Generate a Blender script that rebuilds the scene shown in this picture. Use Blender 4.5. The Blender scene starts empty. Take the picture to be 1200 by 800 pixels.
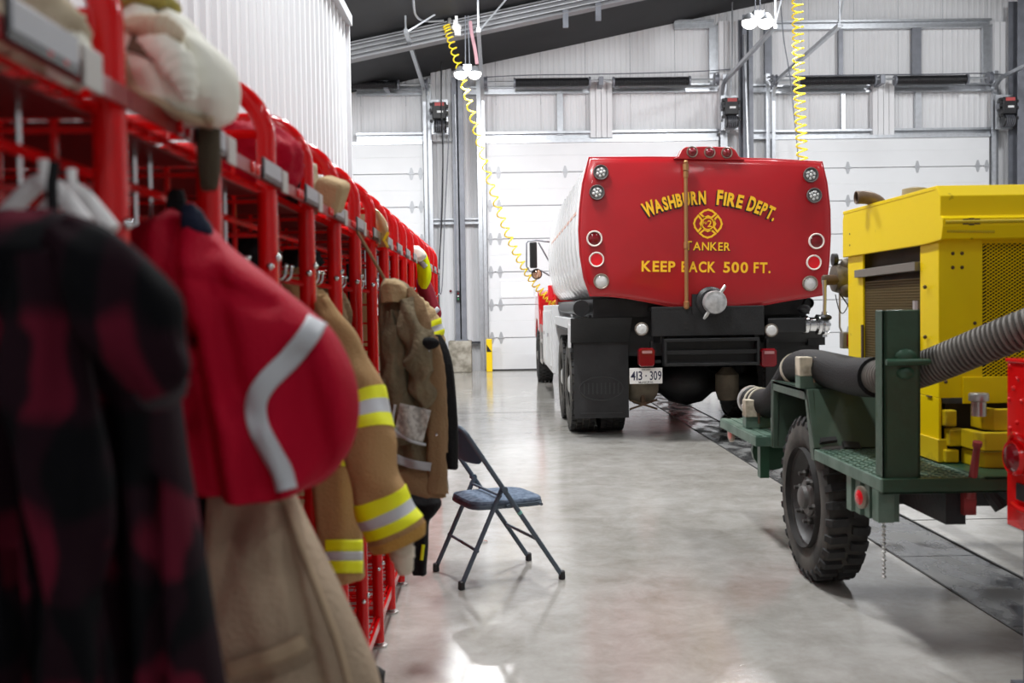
import bpy, bmesh, math, random
from math import sin, cos, pi, radians, sqrt
from mathutils import Vector, Matrix, noise
from mathutils.bvhtree import BVHTree

random.seed(7)
SC = bpy.context.scene
COL = SC.collection

# ---------------------------------------------------------------- camera, world, lights, exposure
FPX = 1167.0
CAM_LOC = Vector((0.0, 0.0, 1.4))
YAW, PITCH, ROLL = radians(0.707), radians(1.973), radians(0.9)
CAM_ROT = (Matrix.Rotation(-YAW, 3, 'Z') @ Matrix.Rotation(pi / 2 - PITCH, 3, 'X') @ Matrix.Rotation(-ROLL, 3, 'Z'))
cd = bpy.data.cameras.new('camera')
cd.sensor_width = 36.0
cd.lens = FPX * 36.0 / 1200.0
cd.clip_start = 0.05
cd.dof.use_dof = True
cd.dof.focus_distance = 8.5
cd.dof.aperture_fstop = 3.2
cam = bpy.data.objects.new('camera', cd)
cam.matrix_world = Matrix.Translation(CAM_LOC) @ CAM_ROT.to_4x4()
COL.objects.link(cam)
SC.camera = cam

wd = bpy.data.worlds.new('world')
SC.world = wd
wd.use_nodes = True
wd.node_tree.nodes['Background'].inputs[0].default_value = (0.8, 0.87, 1.0, 1)
wd.node_tree.nodes['Background'].inputs[1].default_value = 0.3

SC.view_settings.view_transform = 'Standard'
SC.view_settings.look = 'None'
SC.view_settings.gamma = 1.0
SC.view_settings.use_curve_mapping = False
SC.view_settings.exposure = -0.95
SC.cycles.use_denoising = True
SC.cycles.max_bounces = 7
SC.cycles.diffuse_bounces = 4
SC.cycles.sample_clamp_indirect = 6.0


def lamp(name, loc, sx, sy, power, col=(0.97, 0.985, 1.0)):
    ld = bpy.data.lights.new(name, 'AREA')
    ld.shape = 'RECTANGLE'
    ld.size, ld.size_y = sx, sy
    ld.energy = power
    ld.color = col
    o = bpy.data.objects.new(name, ld)
    o.location = loc
    COL.objects.link(o)
    return o


# rows of high-bay lamps under the sloping roof (the two in view are built as fixtures further down)
for lx, ly, lp in [(-0.3, -2.5, 130), (-0.3, 4.3, 400), (-0.3, 9.2, 720), (-0.3, 15.0, 420),
                   (4.6, -2.5, 90), (4.6, 3.4, 120), (4.6, 9.6, 480), (4.8, 15.0, 420),
                   (9.6, 2.0, 120), (9.6, 9.6, 430), (9.6, 15.2, 430), (-4.0, 15.2, 390)]:
    hb = lamp('high_bay_lamp', (lx, ly, 6.3 + 0.17 * lx), 0.45, 1.2, lp)
    if ly > 14:
        hb.rotation_euler.x = radians(38)      # tilt added to the last row to brighten the upper back wall


def P(x, y, Y):
    """photo pixel -> world point on the plane at depth Y"""
    d = CAM_ROT @ Vector(((x - 600.0) / FPX, (400.0 - y) / FPX, -1.0))
    return CAM_LOC + d * (Y / d.y)


def PX(x, y, X):
    d = CAM_ROT @ Vector(((x - 600.0) / FPX, (400.0 - y) / FPX, -1.0))
    return CAM_LOC + d * (X / d.x)


# ---------------------------------------------------------------- materials
MATS = {}


def mat(name, col, rough=0.5, metal=0.0, var=0.0, scale=8.0, col2=None, bump=0.0, bscale=60.0, coat=0.0, emit=0.0,
        stretch=None, alpha=1.0, trans=0.0):
    if name in MATS:
        return MATS[name]
    m = bpy.data.materials.new(name)
    m.use_nodes = True
    nt = m.node_tree
    b = nt.nodes['Principled BSDF']
    b.inputs['Base Color'].default_value = (*col, 1)
    b.inputs['Roughness'].default_value = rough
    b.inputs['Metallic'].default_value = metal
    b.inputs['Coat Weight'].default_value = coat
    b.inputs['Coat Roughness'].default_value = 0.08
    if 'cloth' in name:
        b.inputs['Specular IOR Level'].default_value = 0.12
    b.inputs['Alpha'].default_value = alpha
    b.inputs['Transmission Weight'].default_value = trans
    if emit:
        b.inputs['Emission Color'].default_value = (*col, 1)
        b.inputs['Emission Strength'].default_value = emit
    tc = nt.nodes.new('ShaderNodeTexCoord')
    src = tc.outputs['Object']
    if stretch:
        mp = nt.nodes.new('ShaderNodeMapping')
        mp.inputs['Scale'].default_value = stretch
        nt.links.new(src, mp.inputs[0])
        src = mp.outputs[0]
    if var or col2:
        n = nt.nodes.new('ShaderNodeTexNoise')
        n.inputs['Scale'].default_value = scale
        n.inputs['Detail'].default_value = 5
        nt.links.new(src, n.inputs['Vector'])
        r = nt.nodes.new('ShaderNodeValToRGB')
        c2 = col2 or tuple(max(0.0, c * (1 - var)) for c in col)
        r.color_ramp.elements[0].position = 0.36
        r.color_ramp.elements[1].position = 0.62
        r.color_ramp.elements[0].color = (*c2, 1)
        r.color_ramp.elements[1].color = (*col, 1)
        nt.links.new(n.outputs[0], r.inputs[0])
        nt.links.new(r.outputs[0], b.inputs['Base Color'])
    if bump:
        n2 = nt.nodes.new('ShaderNodeTexNoise')
        n2.inputs['Scale'].default_value = bscale
        n2.inputs['Detail'].default_value = 4
        nt.links.new(src, n2.inputs['Vector'])
        bp = nt.nodes.new('ShaderNodeBump')
        bp.inputs['Strength'].default_value = bump
        bp.inputs['Distance'].default_value = 0.02
        nt.links.new(n2.outputs[0], bp.inputs['Height'])
        nt.links.new(bp.outputs[0], b.inputs['Normal'])
    MATS[name] = m
    return m


def floor_material():
    m = mat('polished_concrete', (0.42, 0.41, 0.385), 0.12, var=0.0)
    nt = m.node_tree
    b = nt.nodes['Principled BSDF']
    tc = nt.nodes.new('ShaderNodeTexCoord')
    n1 = nt.nodes.new('ShaderNodeTexNoise'); n1.inputs['Scale'].default_value = 0.8; n1.inputs['Detail'].default_value = 9
    n1.inputs['Roughness'].default_value = 0.62; n1.inputs['Distortion'].default_value = 0.6
    n2 = nt.nodes.new('ShaderNodeTexNoise'); n2.inputs['Scale'].default_value = 4.0; n2.inputs['Detail'].default_value = 8
    n2.inputs['Roughness'].default_value = 0.75; n2.inputs['Distortion'].default_value = 0.3
    for n in (n1, n2):
        nt.links.new(tc.outputs['Object'], n.inputs['Vector'])
    mx = nt.nodes.new('ShaderNodeMath'); mx.operation = 'MULTIPLY_ADD'; mx.inputs[1].default_value = 0.55
    nt.links.new(n2.outputs[0], mx.inputs[0])
    ml = nt.nodes.new('ShaderNodeMath'); ml.operation = 'MULTIPLY'; ml.inputs[1].default_value = 0.45
    nt.links.new(n1.outputs[0], ml.inputs[0]); nt.links.new(ml.outputs[0], mx.inputs[2])
    r = nt.nodes.new('ShaderNodeValToRGB')
    r.color_ramp.elements[0].position = 0.36; r.color_ramp.elements[0].color = (0.30, 0.282, 0.245, 1)
    r.color_ramp.elements[1].position = 0.60; r.color_ramp.elements[1].color = (0.50, 0.485, 0.455, 1)
    nt.links.new(mx.outputs[0], r.inputs[0]); nt.links.new(r.outputs[0], b.inputs['Base Color'])
    rr = nt.nodes.new('ShaderNodeMapRange')
    rr.inputs[1].default_value = 0.3; rr.inputs[2].default_value = 0.7
    rr.inputs[3].default_value = 0.07; rr.inputs[4].default_value = 0.13
    nt.links.new(n1.outputs[0], rr.inputs[0]); nt.links.new(rr.outputs[0], b.inputs['Roughness'])
    bp = nt.nodes.new('ShaderNodeBump'); bp.inputs['Strength'].default_value = 0.06; bp.inputs['Distance'].default_value = 0.02
    nt.links.new(n2.outputs[0], bp.inputs['Height']); nt.links.new(bp.outputs[0], b.inputs['Normal'])
    return m


def wet_material():
    m = mat('wet_trench_concrete', (0.1, 0.1, 0.1), 0.12)
    nt = m.node_tree
    b = nt.nodes['Principled BSDF']
    tc = nt.nodes.new('ShaderNodeTexCoord')
    mp = nt.nodes.new('ShaderNodeMapping'); mp.inputs['Scale'].default_value = (1, 0.6, 1)
    n1 = nt.nodes.new('ShaderNodeTexNoise'); n1.inputs['Scale'].default_value = 5; n1.inputs['Detail'].default_value = 8
    nt.links.new(tc.outputs['Object'], mp.inputs[0]); nt.links.new(mp.outputs[0], n1.inputs['Vector'])
    r = nt.nodes.new('ShaderNodeValToRGB')
    r.color_ramp.elements[0].position = 0.4; r.color_ramp.elements[0].color = (0.05, 0.05, 0.05, 1)
    r.color_ramp.elements[1].position = 0.6; r.color_ramp.elements[1].color = (0.2, 0.2, 0.195, 1)
    nt.links.new(n1.outputs[0], r.inputs[0]); nt.links.new(r.outputs[0], b.inputs['Base Color'])
    rr = nt.nodes.new('ShaderNodeMapRange'); rr.inputs[1].default_value = 0.4; rr.inputs[2].default_value = 0.6
    rr.inputs[3].default_value = 0.06; rr.inputs[4].default_value = 0.45
    nt.links.new(n1.outputs[0], rr.inputs[0]); nt.links.new(rr.outputs[0], b.inputs['Roughness'])
    return m


def plaid_material():
    m = mat('buffalo_plaid_cloth', (0.1, 0.005, 0.01), 0.95)
    nt = m.node_tree
    b = nt.nodes['Principled BSDF']
    b.inputs['Specular IOR Level'].default_value = 0.1
    tc = nt.nodes.new('ShaderNodeTexCoord')
    nz = nt.nodes.new('ShaderNodeTexNoise'); nz.inputs['Scale'].default_value = 7; nt.links.new(tc.outputs['Object'], nz.inputs['Vector'])
    vm = nt.nodes.new('ShaderNodeVectorMath'); vm.operation = 'MULTIPLY_ADD'; vm.inputs[1].default_value = (0.11, 0.11, 0.11)
    nt.links.new(nz.outputs['Color'], vm.inputs[0]); nt.links.new(tc.outputs['Object'], vm.inputs[2])
    sp = nt.nodes.new('ShaderNodeSeparateXYZ'); nt.links.new(vm.outputs[0], sp.inputs[0])
    outs = []
    for ax, per in (('X', 0.075), ('Z', 0.17)):
        mm = nt.nodes.new('ShaderNodeMath'); mm.operation = 'MULTIPLY'; mm.inputs[1].default_value = 2 * pi / per
        nt.links.new(sp.outputs[ax], mm.inputs[0])
        sn = nt.nodes.new('ShaderNodeMath'); sn.operation = 'SINE'; nt.links.new(mm.outputs[0], sn.inputs[0])
        gt = nt.nodes.new('ShaderNodeMapRange'); gt.inputs[1].default_value = -0.25; gt.inputs[2].default_value = 0.25
        nt.links.new(sn.outputs[0], gt.inputs[0]); outs.append(gt)
    ad = nt.nodes.new('ShaderNodeMath'); ad.operation = 'ADD'
    nt.links.new(outs[0].outputs[0], ad.inputs[0]); nt.links.new(outs[1].outputs[0], ad.inputs[1])
    hf = nt.nodes.new('ShaderNodeMath'); hf.operation = 'MULTIPLY'; hf.inputs[1].default_value = 0.5
    nt.links.new(ad.outputs[0], hf.inputs[0])
    r = nt.nodes.new('ShaderNodeValToRGB')
    r.color_ramp.elements[0].position = 0.0; r.color_ramp.elements[0].color = (0.003, 0.003, 0.004, 1)
    e = r.color_ramp.elements.new(0.5); e.color = (0.012, 0.004, 0.007, 1)
    r.color_ramp.elements[-1].position = 1.0; r.color_ramp.elements[-1].color = (0.085, 0.006, 0.016, 1)
    nt.links.new(hf.outputs[0], r.inputs[0]); nt.links.new(r.outputs[0], b.inputs['Base Color'])
    return m


WHITE = mat('white_sheet_metal', (0.70, 0.71, 0.73), 0.6)
LINER = mat('grey_white_liner', (0.76, 0.76, 0.775), 0.65, var=0.02, scale=2)
DOORW = mat('white_door_skin', (0.76, 0.77, 0.785), 0.38, var=0.03, scale=1.5)
GALV = mat('galvanised_steel', (0.55, 0.57, 0.60), 0.34, 0.8, var=0.12, scale=14)
GALVD = mat('painted_grey_steel', (0.2, 0.21, 0.24), 0.4, 0.2, var=0.15, scale=6)
ROOF = mat('charcoal_insulation', (0.016, 0.0165, 0.019), 0.7, var=0.2, scale=2)
BLACK = mat('black_plastic', (0.012, 0.012, 0.014), 0.45)
CHASS = mat('black_chassis_paint', (0.009, 0.009, 0.010), 0.5, var=0.5, scale=7, bump=0.15, bscale=40)
RUBBER = mat('tyre_rubber', (0.035, 0.034, 0.033), 0.8, col2=(0.02, 0.02, 0.02), scale=10, bump=0.2, bscale=50)
RUBDUST = mat('dusty_tyre_rubber', (0.10, 0.092, 0.08), 0.9, col2=(0.035, 0.033, 0.03), scale=6)
RED = mat('rack_red_powder_coat', (0.70, 0.005, 0.006), 0.18, coat=0.2)
RED.node_tree.nodes['Principled BSDF'].inputs['Specular IOR Level'].default_value = 0.3
TRED = mat('tanker_red_paint', (0.40, 0.006, 0.011), 0.3, var=0.14, scale=1.6, coat=0.25, bump=0.25, bscale=2.2)
CABRED = mat('cab_red_paint', (0.55, 0.01, 0.012), 0.2, coat=0.6)
YEL = mat('yellow_machine_paint', (0.95, 0.69, 0.0), 0.45, col2=(0.2, 0.1, 0.01), scale=7)
YEL.node_tree.nodes['Color Ramp'].color_ramp.elements[0].position = 0.25
YEL.node_tree.nodes['Color Ramp'].color_ramp.elements[1].position = 0.29
YEL.node_tree.nodes['Principled BSDF'].inputs['Specular IOR Level'].default_value = 0.2
YELW = mat('worn_yellow_paint', (0.72, 0.53, 0.005), 0.5, col2=(0.12, 0.07, 0.015), scale=5)
MATS['worn_yellow_paint'].node_tree.nodes['Color Ramp'].color_ramp.elements[0].position = 0.28
MATS['worn_yellow_paint'].node_tree.nodes['Color Ramp'].color_ramp.elements[1].position = 0.42
GREEN = mat('dark_green_paint', (0.022, 0.075, 0.038), 0.4, var=0.2, scale=5, bump=0.08, bscale=30)
GREENL = mat('faded_green_paint', (0.13, 0.20, 0.155), 0.5, col2=(0.06, 0.12, 0.085), scale=6, bump=0.1, bscale=30)
GOLD = mat('gold_leaf_lettering', (0.90, 0.50, 0.015), 0.45)
LBLACK = mat('black_lettering', (0.01, 0.008, 0.008), 0.5)
BRASS = mat('brass_rod', (0.42, 0.22, 0.09), 0.38, 0.7)
CHROME = mat('chrome', (0.75, 0.75, 0.76), 0.15, 1.0)
STEEL = mat('bare_steel', (0.55, 0.54, 0.52), 0.35, 0.8)
ALU = mat('polished_white_tank', (0.90, 0.89, 0.89), 0.2, 0.25)
RUST = mat('rusty_iron', (0.14, 0.085, 0.05), 0.75, 0.2, var=0.4, scale=12)
LENSR = mat('red_lens', (0.17, 0.004, 0.008), 0.15, coat=0.3)
LENSB = mat('bright_red_reflector', (0.80, 0.01, 0.02), 0.25)
LENSC = mat('clear_lens', (0.62, 0.62, 0.60), 0.12, coat=1.0)
LENSG = mat('grey_faceted_lens', (0.30, 0.30, 0.30), 0.15, 0.5, var=0.6, scale=45)
LENSA = mat('amber_lens', (0.8, 0.2, 0.01), 0.2)
PLASTW = mat('white_plastic', (0.8, 0.8, 0.8), 0.4)
LABELG = mat('label_insert_grey', (0.42, 0.43, 0.46), 0.5)
CONC = mat('rough_concrete', (0.42, 0.39, 0.33), 0.9, col2=(0.2, 0.18, 0.14), scale=6, bump=0.4, bscale=20)
SAFETY = mat('safety_yellow', (0.9, 0.62, 0.0), 0.4)
COILY = mat('yellow_coil_hose', (0.9, 0.66, 0.02), 0.35)
TURNOUT = mat('tan_turnout_cloth', (0.43, 0.26, 0.12), 0.85, var=0.12, scale=5, bump=0.35, bscale=160)
TURNOUTL = mat('pale_tan_cloth', (0.50, 0.36, 0.20), 0.88, var=0.12, scale=5, bump=0.35, bscale=120)
KHAKI = mat('khaki_trouser_cloth', (0.45, 0.345, 0.245), 0.9, var=0.2, scale=4, bump=0.3, bscale=90)
OLIVE = mat('olive_lining_cloth', (0.24, 0.195, 0.125), 0.85, var=0.35, scale=9, bump=0.5, bscale=70)
BROWNC = mat('brown_turnout_cloth', (0.29, 0.185, 0.10), 0.85, var=0.15, scale=6, bump=0.3, bscale=120)
CREAM = mat('cream_hood_cloth', (0.88, 0.87, 0.77), 0.95, var=0.06, scale=6)
BEIGE = mat('beige_cloth', (0.55, 0.46, 0.33), 0.9, var=0.2, scale=6)
REDCL = mat('crimson_jacket_cloth', (0.44, 0.002, 0.022), 0.7, var=0.12, scale=3, bump=0.2, bscale=120)
MAROON = mat('maroon_jacket_cloth', (0.25, 0.02, 0.035), 0.8)
BLKCL = mat('black_cloth', (0.012, 0.012, 0.013), 0.8, bump=0.3, bscale=60)
NAVYCL = mat('navy_cloth', (0.012, 0.016, 0.035), 0.8)
HIVIS = mat('lime_reflective_tape', (0.83, 0.87, 0.0), 0.55)
SILV = mat('silver_reflective_tape', (0.50, 0.52, 0.55), 0.5)
SILVD = mat('grey_reflective_tape', (0.36, 0.36, 0.38), 0.5)
LIMECL = mat('lime_vest_cloth', (0.72, 0.80, 0.0), 0.7)
KNIT = mat('gold_knit_cuff', (0.50, 0.28, 0.06), 0.9, bump=0.6, bscale=150)
LINERW = mat('pale_lining', (0.62, 0.55, 0.44), 0.9)
STRAPK = mat('olive_strap_cloth', (0.075, 0.06, 0.04), 0.9)
CHAIRM = mat('slate_blue_tube_paint', (0.085, 0.115, 0.15), 0.45, 0.1)
CHAIRP = mat('slate_vinyl_cloth', (0.06, 0.105, 0.15), 0.6)
CHAIRF = mat('speckled_blue_seat_cloth', (0.20, 0.25, 0.33), 0.9, col2=(0.10, 0.135, 0.19), scale=45)
TEAL = mat('teal_tape', (0.2, 0.5, 0.45), 0.5)
WOODW = mat('painted_cream_wood', (0.68, 0.61, 0.48), 0.8, col2=(0.30, 0.25, 0.18), scale=14)
HOSEB = mat('black_suction_hose_rubber', (0.009, 0.009, 0.0095), 0.6, bump=0.3, bscale=120)
HOSEB.node_tree.nodes['Principled BSDF'].inputs['Specular IOR Level'].default_value = 0.25
HOSEG = mat('grey_ribbed_hose', (0.17, 0.155, 0.135), 0.6, var=0.25, scale=10)
HOSED = mat('dark_ribbed_hose', (0.02, 0.018, 0.016), 0.8)
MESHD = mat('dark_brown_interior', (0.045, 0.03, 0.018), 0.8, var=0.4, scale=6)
LEDW = mat('led_glow', (1.0, 0.98, 0.95), 0.4, emit=9.0)
PANEW = mat('daylit_pane', (0.95, 0.97, 1.0), 0.2, emit=1.1)
VISOR = mat('amber_visor', (0.85, 0.62, 0.32), 0.15, trans=0.5)
PINK = mat('pink_strap', (0.5, 0.28, 0.32), 0.8)
PLAID = plaid_material()
FLOORM = floor_material()
WETM = wet_material()


# ---------------------------------------------------------------- mesh builder
class MB:
    def __init__(self):
        self.v, self.f = [], []

    def add(self, vs, fs):
        o = len(self.v)
        self.v.extend([tuple(p) for p in vs])
        self.f.extend([tuple(i + o for i in f) for f in fs])
        return self

    def box(self, c, s, rot=None):
        hx, hy, hz = s[0] / 2, s[1] / 2, s[2] / 2
        vs = [Vector((x, y, z)) for x in (-hx, hx) for y in (-hy, hy) for z in (-hz, hz)]
        if rot is not None:
            vs = [rot @ p for p in vs]
        c = Vector(c)
        return self.add([p + c for p in vs], [(0, 1, 3, 2), (4, 6, 7, 5), (0, 4, 5, 1), (2, 3, 7, 6), (0, 2, 6, 4), (1, 5, 7, 3)])

    def span(self, a, b):
        return self.box([(a[i] + b[i]) / 2 for i in range(3)], [abs(b[i] - a[i]) for i in range(3)])

    def hexa(self, p8):
        """8 corners: bottom ring 0-3, top ring 4-7"""
        return self.add(p8, [(3, 2, 1, 0), (4, 5, 6, 7), (0, 1, 5, 4), (1, 2, 6, 5), (2, 3, 7, 6), (3, 0, 4, 7)])

    def tube(self, path, r, n=10, closed=False, caps=True, flat=None):
        path = [Vector(p) for p in path]
        N = len(path)
        rs = r if isinstance(r, (list, tuple)) else [r] * N
        rings = []
        up = None
        for i, p in enumerate(path):
            if closed:
                t = path[(i + 1) % N] - path[i - 1]
            else:
                t = path[min(i + 1, N - 1)] - path[max(i - 1, 0)]
            t.normalize()
            if up is None:
                a = Vector((0, 0, 1)) if abs(t.z) < 0.9 else Vector((1, 0, 0))
                up = (a - t * a.dot(t)).normalized()
            else:
                up = (up - t * up.dot(t))
                up = up.normalized() if up.length > 1e-6 else Vector((1, 0, 0))
            s = t.cross(up)
            k = flat or 1.0
            rings.append([p + (up * cos(2 * pi * j / n + pi / n) * k + s * sin(2 * pi * j / n + pi / n)) * rs[i] for j in range(n)])
        return self.loft(rings, caps and not closed, closed)

    def loft(self, rings, caps=True, closed=False):
        n = len(rings[0])
        vs = [p for r in rings for p in r]
        fs = []
        N = len(rings)
        for i in range(N if closed else N - 1):
            a, b = i * n, ((i + 1) % N) * n
            for j in range(n):
                k = (j + 1) % n
                fs.append((a + j, a + k, b + k, b + j))
        if caps:
            fs.append(tuple(range(n))[::-1])
            fs.append(tuple((N - 1) * n + j for j in range(n)))
        return self.add(vs, fs)

    def bar(self, a, b, r, n=8):
        return self.tube([a, b], r, n)

    def lathe(self, prof, c, axis='Y', n=24, close=True, ax=None):
        """prof: list of (radius, along) ; axis letter or vector"""
        A = Vector({'X': (1, 0, 0), 'Y': (0, 1, 0), 'Z': (0, 0, 1)}[axis]) if ax is None else Vector(ax).normalized()
        u = A.orthogonal().normalized()
        w = A.cross(u)
        c = Vector(c)
        rings = [[c + A * h + (u * cos(2 * pi * j / n) + w * sin(2 * pi * j / n)) * max(r, 1e-4) for j in range(n)] for r, h in prof]
        return self.loft(rings, close)

    def prism(self, pts, d):
        """pts: 3D polygon ring, extruded by vector d"""
        d = Vector(d)
        pts = [Vector(p) for p in pts]
        return self.loft([pts, [p + d for p in pts]], True)

    def grid(self, rows):
        n = len(rows[0])
        vs = [p for r in rows for p in r]
        fs = [(i * n + j, i * n + j + 1, (i + 1) * n + j + 1, (i + 1) * n + j) for i in range(len(rows) - 1) for j in range(n - 1)]
        return self.add(vs, fs)

    def sphere(self, c, r, n=12, sq=(1, 1, 1)):
        c = Vector(c)
        rings = []
        m = max(6, n // 2)
        for i in range(m + 1):
            a = -pi / 2 + pi * i / m
            rr = max(cos(a), 1e-3) * r
            rings.append([c + Vector((rr * cos(2 * pi * j / n) * sq[0], rr * sin(2 * pi * j / n) * sq[1], r * sin(a) * sq[2])) for j in range(n)])
        return self.loft(rings, True)

    def build(self, name, m, parent=None, smooth=True, bevel=0.0, ang=35, kind=None, label=None, solid=0.0, sub=0, recalc=True):
        me = bpy.data.meshes.new(name)
        me.from_pydata([tuple(p) for p in self.v], [], self.f)
        if recalc:
            bm = bmesh.new()
            bm.from_mesh(me)
            bmesh.ops.recalc_face_normals(bm, faces=bm.faces)
            bm.to_mesh(me)
            bm.free()
        me.materials.append(m)
        if smooth:
            for p in me.polygons:
                p.use_smooth = True
            me.set_sharp_from_angle(angle=radians(ang))
        return link(name, me, parent, bevel, kind, label, solid, sub)


def link(name, me, parent=None, bevel=0.0, kind=None, label=None, solid=0.0, sub=0):
    o = bpy.data.objects.new(name, me)
    COL.objects.link(o)
    if parent is not None:
        o.parent = parent
        if parent.type == 'EMPTY':
            o.matrix_parent_inverse = Matrix.Translation(-parent.location)
        elif parent.get('_off') is not None:
            pass
    if solid:
        s = o.modifiers.new('thick', 'SOLIDIFY'); s.thickness = solid; s.offset = 0
    if bevel:
        b = o.modifiers.new('bevel', 'BEVEL'); b.width = bevel; b.segments = 2; b.limit_method = 'ANGLE'; b.angle_limit = radians(40)
    if sub:
        s = o.modifiers.new('sub', 'SUBSURF'); s.levels = sub; s.render_levels = sub
    if kind:
        o['kind'] = kind
    if label:
        o['label'] = label
    return o


def tag(o, label, cat, group=None):
    o['label'] = label
    o['category'] = cat
    if group:
        o['group'] = group
    return o


def thing(name, label, cat, loc=(0, 0, 0), group=None):
    o = bpy.data.objects.new(name, None)
    o.empty_display_size = 0.1
    o.location = loc
    COL.objects.link(o)
    return tag(o, label, cat, group)


def struct(o):
    o['kind'] = 'structure'
    return o


def kids(o):
    return [c for c in o.children]


def copy_tree(o, d, label=None, parent=None):
    """copy a thing with parts and sub-parts; meshes are shared; top moves by d"""
    c = o.copy()
    COL.objects.link(c)
    if parent is None:
        c.location = Vector(o.location) + Vector(d)
    else:
        c.parent = parent
        c.matrix_parent_inverse = o.matrix_parent_inverse
    if label:
        c['label'] = label
    for ch in kids(o):
        copy_tree(ch, d, None, c)
    return c


GLYPH = {}


def glyph(ch, bold=0.0):
    key = (ch, bold)
    if key not in GLYPH:
        cu = bpy.data.curves.new('glyph', 'FONT')
        cu.body = ch
        cu.size = 1.0
        cu.offset = bold
        cu.resolution_u = 4
        o = bpy.data.objects.new('glyph', cu)
        COL.objects.link(o)
        dg = bpy.context.evaluated_depsgraph_get()
        me = bpy.data.meshes.new_from_object(o.evaluated_get(dg))
        vs = [(v.co.x, v.co.y) for v in me.vertices]
        fs = [tuple(p.vertices) for p in me.polygons]
        bpy.data.objects.remove(o)
        bpy.data.curves.remove(cu)
        bpy.data.meshes.remove(me)
        x0 = min([v[0] for v in vs], default=0)
        x1 = max([v[0] for v in vs], default=0.28)
        GLYPH[key] = (vs, fs, x0, x1)
    return GLYPH[key]


def write(mb, s, frame, size, width=None, bold=0.0, gap=0.08, space=0.3, caps=None, xs=1.0):
    """lettering centred on x=0 in the (u,v) frame; frame(u,v)->3D"""
    items = []
    x = 0
    for i, ch in enumerate(s):
        if ch == ' ':
            x += space * xs
            continue
        sc = caps.get(i, 1.0) if caps else 1.0
        vs, fs, x0, x1 = glyph(ch, bold)
        items.append((vs, fs, x, x0, sc))
        x += (x1 - x0) * sc * xs + gap * xs
    total = x - gap * xs
    k = (width / (total * size)) if width else 1.0
    for vs, fs, xo, x0, sc in items:
        mb.add([frame((xo + (v[0] - x0) * sc * xs - total / 2) * size * k, v[1] * size * sc) for v in vs], fs)
    return mb


def spline(pts, n):
    """catmull-rom through rows of floats"""
    out = []
    m = len(pts)
    for i in range(n):
        t = i / (n - 1) * (m - 1)
        k = min(int(t), m - 2)
        f = t - k
        p0, p1, p2, p3 = pts[max(k - 1, 0)], pts[k], pts[k + 1], pts[min(k + 2, m - 1)]
        out.append([0.5 * (2 * b + (c - a) * f + (2 * a - 5 * b + 4 * c - d) * f * f + (3 * b - a - 3 * c + d) * f ** 3)
                    for a, b, c, d in zip(p0, p1, p2, p3)])
    return out
# ================================================================ SETTING
YW = 22.3                                   # back wall plane


def roof_z(x):
    return 6.856 + 0.2 * x if x < 9 else 8.656 - 0.2 * (x - 9)


# floor with a trench of cover slabs
T0, T1 = 2.155, 2.615
m = MB()
m.span((-7.2, -5, -0.2), (T0, 22.6, 0)).span((T1, -5, -0.2), (13, 22.6, 0)).span((T0, -5, -0.2), (T1, 22.6, -0.06))
floor = struct(m.build('floor', FLOORM, smooth=False))
slab_me = None
for i, y in enumerate([-0.6 + 1.2 * k for k in range(17)]):
    if slab_me is None:
        m = MB(); m.box((0, 0, -0.0275), (T1 - T0 - 0.036, 1.19, 0.05))
        s = m.build('cover_slab', WETM, floor, smooth=False)
        slab_me = s.data
    else:
        s = link('cover_slab', slab_me, floor)
    s.location = ((T0 + T1) / 2, y + 0.6, 0)
m = MB(); m.span((T0, -1, -0.02), (T0 + 0.012, 21, 0.004)).span((T1 - 0.012, -1, -0.02), (T1, 21, 0.004))
m.build('trench_edge', mat('dark_steel_edge', (0.03, 0.03, 0.03), 0.6), floor, smooth=False)
# saw-cut joints in the slab (thin dark strips let into the surface)
m = MB()
m.span((T1, 6.28, -0.01), (13, 6.295, 0.0015))
m.span((T0 - 0.02, 13.2, -0.01), (-6, 13.21, 0.0015))
m.build('saw_cut', mat('joint_dark', (0.06, 0.06, 0.055), 0.8), floor, smooth=False)

# ceiling
m = MB()
for a, b in ((-7.2, 9), (9, 13)):
    za, zb = 6.856 + 0.2 * a if a < 9 else 8.656, roof_z(b)
    m.hexa([(a, -5, za), (b, -5, zb), (b, 22.7, zb), (a, 22.7, za), (a, -5, za + 0.3), (b, -5, zb + 0.3), (b, 22.7, zb + 0.3), (a, 22.7, za + 0.3)])
ceiling = struct(m.build('ceiling', ROOF, smooth=False))
# main rafters across the hall
RY = 18.5
for ry in (RY, 12.2, 5.9, -0.4):
    m = MB()
    for a, b in ((-7.0, 9.0), (9.0, 12.95)):
        za, zb = (6.856 + 0.2 * a if a < 9 else 8.656) - 0.02, roof_z(b) - 0.02
        for lo, hi, hy in ((0.03, 0.05, 0.13), (0.05, 0.33, 0.02), (0.33, 0.35, 0.13)):
            m.hexa([(a, ry - hy, za - hi), (b, ry - hy, zb - hi), (b, ry + hy, zb - hi), (a, ry + hy, za - hi),
                    (a, ry - hy, za - lo), (b, ry - hy, zb - lo), (b, ry + hy, zb - lo), (a, ry + hy, za - lo)])
    m.build('rafter', mat('grey_rafter_steel', (0.21, 0.21, 0.22), 0.5, 0.2), ceiling, smooth=False)
m = MB()
for dz, dy in ((0.12, -0.17), (0.2, -0.17), (0.29, -0.17)):
    m.tube([(-6.9, RY + dy, roof_z(-6.9) - dz), (8.9, RY + dy, roof_z(8.9) - dz)], 0.014, 6)
m.build('roof_conduit', GALV, ceiling)
m = MB()
for x in (1.3, 1.9, 4.1, 5.0):
    m.span((x - 0.05, RY - 0.12, roof_z(x) - 0.62), (x + 0.05, RY - 0.06, roof_z(x) - 0.3))
m.build('rafter_bracket', GALVD, ceiling, smooth=False)
m = MB()
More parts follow.
